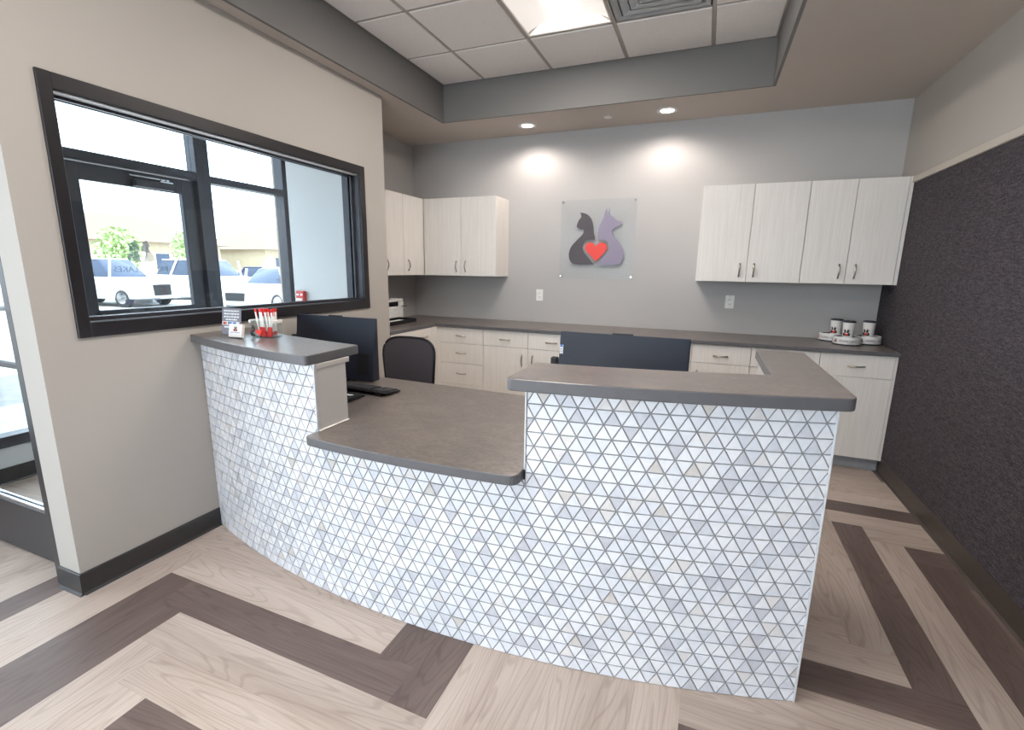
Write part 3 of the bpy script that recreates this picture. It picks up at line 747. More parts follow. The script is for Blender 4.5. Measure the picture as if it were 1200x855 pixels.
b_ += list(arc_pts(QX+.02, -1.08, RR-.187, 8)); b_ += [(-1.08, -2.35), (SW+.002, -2.25)]
b_ += list(arc_pts(SW+.002, PX+.001, RR-.187, 12)); b_ += [(PX+.0015, yfront(PX)+.002), (PX-.012, yfront(PX)-.002)]
nf = len(f_)
slab('countertop', f_+b_, ZLU, ZL, {0: .025, nf-1: .035}, 'low wide grey worktop in the middle of the desk under monitor and keyboard', (-2.3, -2.8, ZLU))

# ------------------------------------------------------------------ cabinets
def handle(parent, cx, cy, cz, vertical, nrm, L=.105, sub=None):
    """arched bar pull standing off a front; nrm = 'y' faces -Y, 'x' faces +X"""
    pts = []
    for k in range(9):
        t = k/8*2-1; a = t*L/2; d = .004+.022*(1-t*t)
        if nrm == 'y': pts.append((cx+(0 if vertical else a), cy-d, cz+(a if vertical else 0)))
        else: pts.append((cx+d, cy+(0 if vertical else a), cz+(a if vertical else 0)))
    r_ = [.0070, .0064, .0060, .0062, .0064, .0062, .0060, .0064, .0070]
    return obj('handle', tube(pts, r_, 8), 'nickel', parent, True)
T = .019
def front(parent, name, x0, x1, z0, z1, yf, nrm='y', h=None, hv=True):
    g = .0018
    if nrm == 'y': bm = box(x0+g, x1-g, yf, yf+T, z0+g, z1-g, bev=.0012)
    else: bm = box(yf-T, yf, x0+g, x1-g, z0+g, z1-g, bev=.0012)
    c = ((x0+x1)/2, yf, (z0+z1)/2) if nrm == 'y' else (yf, (x0+x1)/2, (z0+z1)/2)
    o = obj(name, bm, 'laminate', parent, loc=c)
    if h:
        if nrm == 'y': handle(o, h[0], yf, h[1], hv, 'y')
        else: handle(o, yf, h[0], h[1], hv, 'x')
    return o
def filler(parent, x0, x1, z0, z1, yf):
    obj('filler', box(x0, x1, yf, yf+T, z0, z1, bev=.001), 'laminate', parent, loc=((x0+x1)/2, yf, (z0+z1)/2))
UB, UT, UY = 1.3755, 2.141, -.331
def upper(x0, x1, doors, label, fill=None, grp='wall cabinets'):
    t = thing('wall_cabinet', label, 'cabinet', ((x0+x1)/2, 0, UB), grp)
    obj('body', box(x0+.0005, x1-.0005, UY+T+.002, -.001, UB+.001, UT-.001, bev=.001), 'laminate', t, loc=((x0+x1)/2, 0, UB))
    for a, b, hx in doors: front(t, 'door', a, b, UB, UT, UY, h=(hx, UB+.096))
    if fill: filler(t, fill[0], fill[1], UB, UT, UY+.004)
    return t
upper(-1.411, -.647, [(-1.411, -1.029, -1.083), (-1.029, -.647, -.978)], 'pale two-door wall cabinet right of the heart sign, farther from the woven panel')
upper(-.6465, -.0135, [(-.6465, -.346, -.394), (-.346, -.038, -.291)], 'pale two-door wall cabinet against the dark woven panel', fill=(-.037, -.0135))
upper(-4.03, -3.264, [(-4.03, -3.647, -3.70), (-3.647, -3.264, -3.596)], 'pale two-door wall cabinet left of the heart sign on the back wall')
# side uppers on the alcove wall
UXF = XA+.331
def upper_side(y0, y1, doors, label, fill=None):
    t = thing('wall_cabinet', label, 'cabinet', (XA, (y0+y1)/2, UB), 'wall cabinets')
    obj('body', box(XA+.001, UXF-T-.002, y0+.0005, y1-.0005, UB+.001, UT-.001, bev=.001), 'laminate', t, loc=(XA, (y0+y1)/2, UB))
    for a, b, hy in doors: front(t, 'door', a, b, UB, UT, UXF, 'x', h=(hy, UB+.1))
    if fill: obj('filler', box(UXF-T, UXF-.004, fill[0], fill[1], UB, UT), 'laminate', t, loc=(UXF, fill[0], UB))
    return t
upper_side(-.697, -.002, [(-.697, -.39, -.63)], 'pale corner wall cabinet on the alcove side wall, one door in view', fill=(-.389, -.334))
upper_side(-1.37, -.6975, [(-1.035, -.6975, -.979), (-1.37, -1.035, -1.10)], 'pale wall cabinet on the alcove side wall, half hidden by the window wall')
bm = box(UXF-.003, -4.0305, UY+.004, UY+.004+T, UB, UT); o = obj('corner_filler', bm, 'laminate'); tag(o, 'narrow pale filler strip in the corner between the left wall cabinets', 'filler strip')

KY, BF = -.552, -.620
def basecab(x0, x1, parts, label, fill=None):
    t = thing('base_cabinet', label, 'cabinet', ((x0+x1)/2, BF, 0), 'base cabinets under the back counter')
    obj('body', box(x0+.0005, x1-.0012, BF+T+.002, -.002, .10, .8835, bev=.0005), 'laminate', t, loc=((x0+x1)/2, 0, .1))
    obj('toe_kick', box(x0+.0005, x1-.0005, KY, KY+.02, .001, .099), 'kick', t, loc=((x0+x1)/2, KY, 0))
    for kind, a, b, z0, z1, hp, hv in parts: front(t, kind, a, b, z0, z1, BF, h=hp, hv=hv)
    if fill: filler(t, fill[0], fill[1], .10, .8835, BF+.004)
    return t
ZD = .7305
basecab(-3.7325, -3.2615, [('drawer', -3.7325, -3.2615, a, b, (-3.498, (a+b)/2+(.0 if a > .7 else .005)), False) for a, b in ((ZD, .8835), (.531, ZD), (.318, .531), (.102, .318))],
        'pale base cabinet with a stack of drawers, behind the office chair')
def pair(x0, x1, label, kind=2, fill=None, hl=True):
    pr = []
    xm = (x0+x1)/2
    if kind == 2:
        pr = [('drawer', x0, xm, ZD, .8835, ((x0+xm)/2, .8), False), ('drawer', xm, x1, ZD, .8835, ((x1+xm)/2, .8), False),
              ('door', x0, xm, .102, ZD, (xm-.055, .615), True), ('door', xm, x1, .102, ZD, (xm+.048, .615), True)]
    else:
        x1_ = x1-(.018 if fill else 0)
        pr = [('drawer', x0, x1_, ZD-.016 if fill else ZD, .8835, ((x0+x1_)/2, .795), False), ('door', x0, x1_, .102, ZD-.016 if fill else ZD, (x0+.05, .615), True)]
    return basecab(x0, x1, pr, label, fill)
pair(-3.2605, -2.345, 'pale base cabinet with two drawers over two doors, left of the right monitor')
pair(-2.344, -1.384, 'pale base cabinet with two drawers over two doors, hidden behind the right monitor')
pair(-1.383, -.950, 'pale base cabinet with one drawer over one door, just right of the right monitor', 1)
pair(-.949, -.489, 'pale base cabinet partly hidden behind the raised L-shaped counter', 1)
pair(-.488, -.0135, 'pale base cabinet at the far right against the dark panel, below the bowls', 1, fill=(-.031, -.0135))
# alcove run
AXF = XA+.6416-.003
t = thing('base_cabinet', 'pale base cabinet with one wide drawer on the alcove side, above the chair back', 'cabinet', (AXF, -1.0, 0), 'base cabinets under the back counter')
obj('body', box(XA+.001, AXF-T-.002, -1.37, -.7155, .10, .8835), 'laminate', t, loc=(XA, -1.0, .1))
obj('toe_kick', box(AXF-.09, AXF-.07, -1.37, -.7155, .001, .099), 'kick', t, loc=(AXF, -1.0, 0))
front(t, 'drawer', -1.37, -.715, ZD, .8835, AXF, 'x', h=(-.854, .804), hv=False)
front(t, 'door', -1.04, -.715, .102, ZD, AXF, 'x', h=(-.99, .615)); front(t, 'door', -1.37, -1.04, .102, ZD, AXF, 'x', h=(-1.09, .615))
o = obj('corner_filler', prism([(AXF-.024, -.7135), (AXF, -.7135), (AXF, BF+.004), (-3.7335, BF+.004), (-3.7335, BF+.004+T), (AXF-.024, BF+.004+T)], .10, .8835), 'laminate', loc=(AXF, -.66, .1))
tag(o, 'narrow pale corner filler between the drawer stack and alcove cabinet', 'filler strip')
# L-shaped back counter
bm_pts = [(XA+.001, -.001), (XA+.001, -1.376), (XA+.6416, -1.376), (XA+.6416, -.6416), (-.013, -.6416), (-.013, -.001)]
slab('countertop', bm_pts, .884, .914, {}, 'long dark grey L-shaped counter along the back wall and alcove', (-2.2, -.3, .884))

# ------------------------------------------------------------------ wall fittings
def outlet(x, z, label):
    t = thing('wall_outlet', label, 'outlet', (x, 0, z), 'white double outlets on the back wall')
    obj('cover_plate', box(x-.036, x+.036, -.006, -.0005, z-.058, z+.058, bev=.003), 'white_plastic', t)
    for dz in (-.02, .02):
        bm = box(x-.017, x+.017, -.0085, -.006, z+dz-.014, z+dz+.014, bev=.002); so_ = obj('socket', bm, 'white_plastic', t)
        bm = bmesh.new(); bm_box(bm, x-.009, x-.006, -.0092, -.0084, z+dz-.004, z+dz+.006); bm_box(bm, x+.006, x+.009, -.0092, -.0084, z+dz-.004, z+dz+.006)
        obj('slot', bm, 'black_plastic', so_)
outlet(-2.91, 1.192, 'white wall outlet below and left of the heart sign'); outlet(-1.115, 1.192, 'white wall outlet under the right wall cabinets')
# acrylic sign
sg = thing('wall_sign', 'clear acrylic wall sign with dark cat, lavender dog and red heart', 'sign', (-2.335, 0, 1.74))
obj('acrylic_panel', box(-2.698, -1.976, -.031, -.025, 1.372, 2.112, bev=.001), 'acrylic', sg)
def lg(u, v, y=-.0315): return (-2.34+u*.5, y, 1.53+v*.5)
def plate(name, pts, y0, y1, mat, lab):
    pts = smooth_poly(smooth_poly(pts, 42), 30)
    q = [(-2.34+u*.5, 1.53+v*.5) for u, v in pts]
    o = obj(name, prism(q, y0, y1, 'Y'), mat, sg); o['label'] = lab
plate('cat_figure', LOGO_CAT, -.036, -.0312, 'logo_charcoal', 'dark charcoal cat silhouette facing left')
plate('dog_figure', LOGO_DOG, -.036, -.0312, 'logo_lavender', 'lavender grey dog silhouette facing right')
plate('heart', [(u*.97, v*.97+.005) for u, v in LOGO_HEART], -.038, -.0312, 'logo_red', 'red heart')
for x in (-2.683, -1.993):
    for z in (1.392, 2.094):
        obj('standoff', lathe([(.0085, -.037), (.010, -.034), (.010, -.0005), (.0085, -.0003)], 16, x, z, axis='Y'), 'chrome', sg, True)

# ------------------------------------------------------------------ monitors
def monitor(cx, y, label, side):
    z0, z1, W = .776, 1.150, .615
    t = thing('monitor', label, 'monitor', (cx, y+.05, ZL), None)
    x0, x1 = cx-W/2, cx+W/2
    pts = [(y-.0, z1), (y+.018, z1), (y+.018, z0), (y-.046, z0), (y-.052, z0+.02), (y-.036, z0+.17), (y-.012, z0+.27)]
    obj('back_shell', prism(pts, x0, x1, 'X', bev=.006, seg=3), 'monitor_plastic', t, True)
    obj('screen', box(x0+.008, x1-.008, y+.0175, y+.0215, z0+.035, z1-.008), 'black_plastic', t)
    obj('camera_bump', box(cx-.05, cx+.05, y+.000, y+.016, z1-.002, z1+.007, bev=.002), 'black_plastic', t)
    bm = bmesh.new()
    bm_prism(bm, [(y-.0512, z0+.04), (y-.0375, z0+.165), (y-.0355, z0+.165), (y-.0492, z0+.04)], x1-.115, x1-.03, 'X')
    obj('back_patch', bm, 'black_plastic', t)  # darker upright rectangle low on the back shell
    obj('stand_neck', prism([(y-.035, z0+.10), (y-.033, z0+.20), (y-.055, z0+.18), (y-.125, ZL+.010), (y-.09, ZL+.010)], cx-.04, cx+.04, 'X', bev=.003), 'black_plastic', t)
    obj('stand_base', box(cx-.12, cx+.12, y-.15, y+.10, ZL+.0005, ZL+.012, bev=.004), 'black_plastic', t)
    obj('side_speaker', box(x0-.042, x0-.006, y-.02, y+.012, ZL+.14, ZL+.255, bev=.006), 'black_plastic', t)
    obj('speaker_arm', box(x0-.010, x0+.001, y-.01, y+.006, ZL+.18, ZL+.21), 'black_plastic', t)
    if side:
        bm = bmesh.new(); bm_box(bm, x0+.004, x0+.020, y-.0135, y-.0045, 1.020, 1.085, mi=0); bm_box(bm, x0+.006, x0+.018, y-.0137, y-.012, 1.074, 1.086, mi=1)
        for k in range(4): bm_box(bm, x0+.007, x0+.017, y-.0142, y-.012, 1.028+k*.011, 1.033+k*.011, mi=2)
        obj('label_sticker', bm, ['paper_white', 'blue_ink', 'decal_grey'], t)
    return t
monitor(-3.425, -2.40, 'dark blue-black monitor seen from behind beside the left raised ledge', False)
monitor(-1.667, -2.42, 'dark monitor seen from behind over the raised counter, with a white label', True)
# keyboard
kb = thing('keyboard', 'black computer keyboard on the low worktop, under the left monitor', 'keyboard', (-3.08, -2.59, ZL))
def kpart(name, bm, mat):
    me_obj = obj(name, bm, mat, None); me_obj.parent = kb; me_obj.location = (0, 0, 0); return me_obj
bd = prism([(-.068, .018), (-.070, .026), (.070, .012), (.070, .003), (-.0, .003)], -.215, .215, 'X', bev=.003)
kpart('case', bd, 'black_plastic')
keys = bmesh.new()
for r_ in range(5):
    for c_ in range(21):
        if c_ in (15,): continue
        if r_ == 0 and 3 < c_ < 9 and c_ != 4: continue
        wk = .0165 if not (r_ == 0 and c_ == 4) else .098
        xk = -.205+c_*.0195; yk = .052-r_*.0225; zk = .0155+(.052-yk)*.1
        kk = box(xk, xk+wk, yk-.008, yk+.008, zk-.002, zk+.005, bev=.0015) if False else None
        bm_box(keys, xk, xk+wk, yk-.008, yk+.008, zk-.003, zk+.004)
o = kpart('keys', keys, 'key_plastic'); o['kind'] = 'stuff'
for sx in (-1, 1): kpart('foot', box(sx*.17-.012, sx*.17+.012, -.066, -.055, 0.0005, .019, bev=.001), 'black_plastic')
kb.rotation_euler = (0, 0, math.radians(-4))
# signature pad
pd = thing('signature_pad', 'flat black pad with a white strip in front of the keyboard', 'pad', (-3.10, -2.775, ZL))
obj('case', prism([(-2.86, .7655), (-2.86, .788), (-2.70, .779), (-2.70, .7655)], -3.235, -2.972, 'X', bev=.003), 'black_plastic', pd)
bm = bmesh.new(); bm_box(bm, -3.20, -3.01, -2.765, -2.745, .7815, .7835, bev=.0005); obj('strip', bm, 'white_plastic', pd)

# ------------------------------------------------------------------ office chair
ch = thing('office_chair', 'dark office chair with rounded mesh back behind the desk', 'chair', (-3.33, -1.90, 0))
def cpart(name, bm, mat, smooth=True, par=None): return obj(name, bm, mat, par or ch, smooth)
cxx, yb = -3.315, -1.78
def back_outline(s, ztop, hw):
    pts = []
    for k in range(13):
        a = PI*k/12; pts.append((hw*math.cos(a), ztop-.10+.10*math.sin(a)))
    # squarish top: superellipse
    pts = []
    for k in range(17):
        a = PI*k/16; c_, s_ = math.cos(a), math.sin(a)
        pts.append((math.copysign(abs(c_)**.55, c_)*hw, ztop-.14+.14*abs(s_)**.7))
    pts += [(-hw*.90, ztop-.42), (-hw*.6, ztop-.47), (hw*.6, ztop-.47), (hw*.90, ztop-.42)]
    return pts
def curved_plate(outline, thick, yoff, curve=.28):
    bm = bmesh.new(); bm_prism(bm, outline, 0, thick, 'Y')
    bmesh.ops.triangulate(bm, faces=[f for f in bm.faces if len(f.verts) > 4])
    bmesh.ops.subdivide_edges(bm, edges=bm.edges[:], cuts=2)
    for v in bm.verts: v.co = Vector((cxx+v.co.x, yb+yoff+v.co.y-curve*v.co.x**2+.35*max(0, v.co.z-.72)**2, v.co.z))
    return bm
cpart('backrest', curved_plate(back_outline(1, .942, .218), .012, 0), 'chair_mesh')
ol = back_outline(1, .945, .222)
rim = [(cxx+x, yb+.006-.28*x*x+.35*max(0, z-.72)**2, z) for x, z in ol]
cpart('back_frame', tube(rim+[rim[0]], .010, 8), 'black_plastic')
cpart('back_support', tube([(cxx, yb+.03, .62), (cxx, yb+.06, .50), (cxx, yb-.02, .42), (cxx, yb-.20, .40)], .022, 8), 'black_plastic')
cpart('seat', prism([(cxx+.24*math.copysign(abs(math.cos(a))**.5, math.cos(a)), yb-.27+.23*math.copysign(abs(math.sin(a))**.5, math.sin(a))) for a in [2*PI*k/24 for k in range(24)]], .43, .50, bev=.025, seg=3), 'chair_mesh')
cpart('gas_lift', lathe([(.03, .12), (.03, .26), (.018, .27), (.018, .42), (.05, .43)], 16, cxx, yb-.27), 'black_plastic')
for k in range(5):
    a = 2*PI*k/5+.3; dx, dy = math.cos(a), math.sin(a); bx, by = cxx, yb-.27
    lg_ = cpart('base_leg', tube([(bx, by, .13), (bx+dx*.15, by+dy*.15, .115), (bx+dx*.29, by+dy*.29, .085)], [.026, .020, .014], 8), 'black_plastic')
    ex, ey = bx+dx*.285, by+dy*.285
    bm = bmesh.new()
    bm_lathe(bm, [(.022, -.022), (.029, -.016), (.029, -.006), (.022, -.004), (.022, .004), (.029, .006), (.029, .016), (.022, .022)], 14, 0, 0, axis='X')
    bmesh.ops.rotate(bm, verts=bm.verts, cent=(0, 0, 0), matrix=Matrix.Rotation(a+PI/2, 3, 'Z'))
    bmesh.ops.translate(bm, verts=bm.verts, vec=(ex, ey, .0295))
    bm_tube(bm, [(ex, ey, .05), (ex, ey, .09)], .008, 8)
    cpart('caster', bm, 'black_plastic', par=lg_)

# ------------------------------------------------------------------ printer in the alcove
pn = thing('printer', 'white desktop printer with black paper slots on the alcove counter', 'printer', (-4.22, -.72, .914))
bm = bmesh.new(); bm_box(bm, -4.39, -4.295, -.95, -.495, .916, 1.135, bev=.006); bm_box(bm, -4.295, -4.245, -.95, -.495, 1.105, 1.135, bev=.006)
bm_box(bm, -4.296, -4.245, -.95, -.495, .9165, 1.06, bev=.006); bm_box(bm, -4.296, -4.245, -.58, -.495, 1.06, 1.105)
obj('body', bm, 'white_plastic', pn)
obj('output_slot', box(-4.294, -4.25, -.94, -.58, 1.06, 1.105), 'black_plastic', pn)
obj('lever', box(-4.252, -4.19, -.525, -.515, 1.055, 1.062), 'black_plastic', pn)
tr = thing('paper_tray', 'flat black document tray with white paper in front of the printer', 'tray', (-4.1, -.8, .914))
bm = bmesh.new(); bm_box(bm, -4.23, -4.02, -1.03, -.60, .9145, .922, bev=.002)
for b in ((-4.23, -4.02, -.612, -.60), (-4.23, -4.222, -1.03, -.60), (-4.028, -4.02, -1.03, -.60)): bm_box(bm, b[0], b[1], b[2], b[3], .922, .95)
obj('tray', bm, 'black_plastic', tr); obj('paper', box(-4.20, -4.04, -1.02, -.64, .9225, .930), 'paper_white', tr)

# ------------------------------------------------------------------ things on the left ledge
Z = ZT
# card-payment sign in an acrylic holder
sn = thing('counter_sign', 'small grey notice with white lines in a clear stand, on the left ledge', 'sign', (-3.56, -3.0, Z))
def frame_pts(o, ex, ez, u, v, n, d): return tuple(Vector(o)+Vector(ex)*u+Vector(ez)*v+Vector(n)*d)
def card(parent, cx, cy, ang, tilt, items):
    """items: (name, u0,u1,v0,v1,d0,d1,mat); face looks along local -Y rotated by ang"""
    ca, sa = math.cos(ang), math.sin(ang)
    ex = Vector((ca, sa, 0)); nn = Vector((sa, -ca, 0)); ez = (Vector((0, 0, 1))*math.cos(tilt)-nn*math.sin(tilt)); n2 = (nn*math.cos(tilt)+Vector((0, 0, 1))*math.sin(tilt))
    o = Vector((cx, cy, Z+.001))
    res = []
    for it in items:
        name, u0, u1, v0, v1, d0, d1, mat = it
        bm = box(u0, u1, -d1, -d0, v0, v1)
        for v in bm.verts: v.co = o+ex*v.co.x+n2*(-v.co.y)+ez*v.co.z
        res.append(obj(name, bm, mat, parent))
    return o, ex, ez, n2
its = [('holder', -.062, .062, 0, .140, -.003, -.001, 'acrylic'), ('holder_front', -.062, .062, 0, .140, .002, .0035, 'acrylic'), ('notice', -.060, .060, .002, .138, -.0005, .001, 'sign_grey'),
       ('holder_base', -.062, .062, 0, .003, -.05, .004, 'acrylic')]
rng = random.Random(3)
bars_ = []
for v0 in (.120, .105, .090, .076):
    u = -.048 if v0 > .08 else -.036; end = -u
    while u < end:
        wd = rng.uniform(.008, .018); bars_.append((u, min(u+wd, end), v0, v0+.0075)); u += wd+.003
o_, ex_, ez_, n2_ = card(sn, -3.555, -3.000, math.radians(6), math.radians(8), its)
def ink(parent, name, rects, mat, o, ex, ez, n2, d=.0013):
    bm = bmesh.new()
    for u0, u1, v0, v1 in rects: bm_quadpoly(bm, [o+ex*a+ez*b+n2*d for a, b in ((u0, v0), (u1, v0), (u1, v1), (u0, v1))])
    return obj(name, bm, mat, parent)
ink(sn, 'printed_lines', bars_, 'white_ink', o_, ex_, ez_, n2_)
ink(sn, 'card_band', [(-.058, .050, .052, .070)], 'white_ink', o_, ex_, ez_, n2_, .0012)
ink(sn, 'orange_mark', [(-.052, -.030, .055, .067)], 'orange_ink', o_, ex_, ez_, n2_, .0015)
ink(sn, 'red_mark', [(-.052, -.042, .055, .067)], 'red_plastic', o_, ex_, ez_, n2_, .0017)
ink(sn, 'blue_mark', [(-.022, .002, .055, .067), (.010, .030, .055, .067)], 'blue_ink', o_, ex_, ez_, n2_, .0015)
ink(sn, 'lower_line', [(-.045, -.008, .038, .045), (-.004, .02, .038, .045)], 'white_ink', o_, ex_, ez_, n2_)
# business cards
bc = thing('card_holder', 'clear holder of white business cards with a small emblem, before the grey notice', 'card holder', (-3.445, -3.06, Z))
its = [('card_stack', -.043, .043, .006, .070, -.014, .001, 'card_paper'), ('holder_back', -.046, .046, 0, .045, -.017, -.015, 'acrylic'), ('holder_front', -.046, .046, 0, .020, .002, .004, 'acrylic'), ('holder_base', -.046, .046, 0, .003, -.030, .012, 'acrylic')]
o_, ex_, ez_, n2_ = card(bc, -3.447, -3.064, math.radians(2), math.radians(10), its)
def mini_logo(parent, place, s, mats=('logo_black', 'logo_black', 'logo_red')):
    """place(u, v, lift) -> 3D"""
    bm = bmesh.new()
    tri_poly(bm, [place(u*s, v*s, .0004) for u, v in LOGO_CAT], 0); tri_poly(bm, [place(u*s, v*s, .0004) for u, v in LOGO_DOG], 0)
    tri_poly(bm, [place(u*s*1.1, (v-.02)*s*1.1, .0008) for u, v in LOGO_HEART], 1)
    return obj('emblem', bm, [mats[0], mats[2]], parent)
mini_logo(bc, lambda u, v, d: o_+ex_*u+ez_*(v+.036)+n2_*(d+.001), .024)
ink(bc, 'printed_name', [(-.032, -.006, .026, .030), (-.003, .032, .026, .030)], 'decal_grey', o_, ex_, ez_, n2_, .0014)
# jar of pens
jr = thing('pen_jar', 'clear square jar with cat and heart emblem, holding the red and white pens', 'jar', (-3.345, -2.965, Z))
JA = math.radians(12)
jc, js = math.cos(JA), math.sin(JA)
def jp(x, y, z): return Vector((-3.345+x*jc-y*js, -2.965+x*js+y*jc, Z+z))
def jbox(name, x0, x1, y0, y1, z0, z1, mat, par=jr, bev=0):
    bm = box(x0, x1, y0, y1, z0, z1, bev=bev)
    for v in bm.verts: v.co = jp(*v.co)
    return obj(name, bm, mat, par)
HWX, HWY, JH = .060, .038, .088
for nm, b in (('wall', (-HWX, HWX, -HWY, -HWY+.003)), ('wall', (-HWX, HWX, HWY-.003, HWY)), ('wall', (-HWX, -HWX+.003, -HWY+.003, HWY-.003)), ('wall', (HWX-.003, HWX, -HWY+.003, HWY-.003))):
    jbox('glass_side', *b, .004, JH, 'jar_glass')
jbox('glass_base', -HWX, HWX, -HWY, HWY, .0005, .006, 'jar_glass')
jbox('rim', -HWX-.010, -HWX, -HWY, HWY, JH-.016, JH+.002, 'white_plastic', bev=.003); jbox('rim', HWX, HWX+.006, -HWY, HWY, JH-.016, JH+.002, 'white_plastic', bev=.003)  # white lugs stand in for reflections at both ends of the glass rim
bm = bmesh.new()
tri_poly(bm, [jp(-.030+u*.062, -HWY-.0006, .012+v*.056) for u, v in LOGO_CAT], 0)
tri_poly(bm, [jp(-.016+u*.085, -HWY-.0012, .012+v*.085) for u, v in LOGO_HEART], 1)
obj('emblem', bm, ['logo_black', 'logo_red'], jr)
rng = random.Random(11); pen0 = None
npn = 16
for k in range(npn):
    gx_, gy_ = k % 8, k//8
    bx = -.030+gx_*.0105; by = -.012+gy_*.024
    tx = bx*1.25+rng.uniform(-.014, .014)-.008; ty = by+rng.uniform(-.012, .012)
    tx = max(-.050, min(.054, tx)); ty = max(-.028, min(.028, ty))
    L = .136
    if pen0 is None:
        pr0 = thing('pen', 'white pen with red tips, standing in the square counter jar', 'pen', (0, 0, 0), 'red and white pens in the jar')
        bm = bmesh.new(); bm_lathe(bm, [(.0012, 0), (.0042, .008), (.0042, .024)], 8); pp = obj('barrel_end', bm, 'red_plastic', pr0, True)
        bm = bmesh.new(); bm_lathe(bm, [(.0044, .024), (.0046, .028), (.0046, .118), (.0036, .120)], 8); obj('barrel', bm, 'white_plastic', pr0, True)
        bm = bmesh.new(); bm_lathe(bm, [(.0036, .120), (.0058, .122), (.0058, .134), (.0030, .137)], 8); bm_box(bm, .004, .0062, -.0015, .0015, .098, .128); obj('cap', bm, 'red_plastic', pr0, True)
        pen0 = pr0; pn_ = pr0
    else: pn_ = dup(pen0)
    a0 = jp(bx, by, .0075); top = jp(tx, ty, .0075+L)
    pn_.location = a0; pn_.rotation_euler = (top-a0).to_track_quat('Z', 'X').to_euler()
    pn_['_w'] = list(a0)
# red packets at the bottom of the jar
for (u, w_, r_, lab) in ((.004, .030, .10, 'red packet in the middle of the counter jar'), (.036, .026, -.15, 'red packet at the right side of the counter jar')):
    bm = box(-w_/2, w_/2, -HWY+.005, -HWY+.010, 0, .048, bev=.002)
    for v in bm.verts: v.co = jp(u+v.co.x+v.co.z*(-r_), v.co.y, v.co.z+.0075)
    o = obj('packet', bm, 'red_plastic', loc=tuple(jp(u, -.04, .01))); tag(o, lab, 'packet', 'red packets in the jar')

# ------------------------------------------------------------------ bowls and tumblers
def bowl(x, y, label, turn=0.0):
    t = thing('pet_bowl', label, 'bowl', (x, y, .914), 'white printed pet bowls')
    z = .9145
    obj('body', lathe([(.0005, z+.010), (.070, z+.012), (.078, z+.060), (.086, z+.064), (.0905, z+.060), (.094, z+.012), (.092, z+.008), (.0005, z+.008)], 48, x, y), 'ceramic', t, True)
    obj('foot_ring', lathe([(.080, z), (.093, z), (.094, z+.008), (.080, z+.008)], 40, x, y), 'dark_lid', t, True)
    obj('inner_dish', lathe([(.0005, z+.0125), (.066, z+.0145), (.074, z+.058), (.0775, z+.0605), (.072, z+.05), (.064, z+.0135), (.0005, z+.012)], 40, x, y), 'chrome', t, True)
    d = Vector((CAM.x-x, CAM.y-y)); a0 = math.atan2(d.y, d.x)+turn
    R_ = .0935
    def cyl(u, v, lift): 
        a = a0+u/R_; rr = R_+lift-(v-.012)*.03
        return (x+rr*math.cos(a), y+rr*math.sin(a), z+v)
    obj('lettering', text_bm('PRAIRIE LAKES', .019, lambda u, v: cyl(u+.012, .026+v, .0006)), 'logo_black', t)
    bm = bmesh.new(); tri_curve(bm, LOGO_CAT, lambda u, v: cyl(-.079+u*.022, .022+v*.026, .0006)); tri_curve(bm, LOGO_DOG, lambda u, v: cyl(-.079+u*.022, .022+v*.026, .0006))
    tri_curve(bm, LOGO_HEART, lambda u, v: cyl(-.079+u*.026, .021+v*.030, .0012), 1)
    obj('emblem', bm, ['logo_black', 'logo_red'], t)
def tumbler(x, y, label, turn=0.0):
    z = .929
    t = thing('tumbler', label, 'cup', (x, y, z), 'white tumblers standing in the bowls')
    obj('body', lathe([(.0005, z), (.030, z), (.033, z+.003), (.0425, z+.150), (.0425, z+.154), (.0005, z+.154)], 36, x, y), 'ceramic', t, True)
    obj('lid', lathe([(.0005, z+.1545), (.0435, z+.1545), (.0445, z+.158), (.043, z+.165), (.036, z+.167), (.034, z+.162), (.0005, z+.162)], 36, x, y), 'dark_lid', t, True)
    d = Vector((CAM.x-x, CAM.y-y)); a0 = math.atan2(d.y, d.x)+turn
    def cyl(u, v, lift):
        rr = .033+(v-.003)*.0095/.147+lift; a = a0+u/rr
        return (x+rr*math.cos(a), y+rr*math.sin(a), z+v)
    bm = bmesh.new(); tri_curve(bm, LOGO_CAT, lambda u, v: cyl(-.012+u*.05, .055+v*.052, .0006)); tri_curve(bm, LOGO_DOG, lambda u, v: cyl(-.012+u*.05, .055+v*.052, .0006))
    tri_curve(bm, LOGO_HEART, lambda u, v: cyl(-.012+u*.055, .052+v*.058, .0012), 1)
    obj('emblem', bm, ['logo_black', 'logo_red'], t)
bowl(-.268, -.315, 'white pet bowl, foremost of the three on the back counter')
bowl(-.108, -.205, 'white pet bowl nearest the dark woven panel', .45)
bowl(-.330, -.115, 'white pet bowl at the back left, mostly behind the front bowl', -.35)
tumbler(-.262, -.300, 'white lidded tumbler standing in the front bowl'); tumbler(-.108, -.205, 'white lidded tumbler in the bowl nearest the dark panel', -.1)
tumbler(-.312, -.140, 'white lidded tumbler in the rear left bowl', -.1)

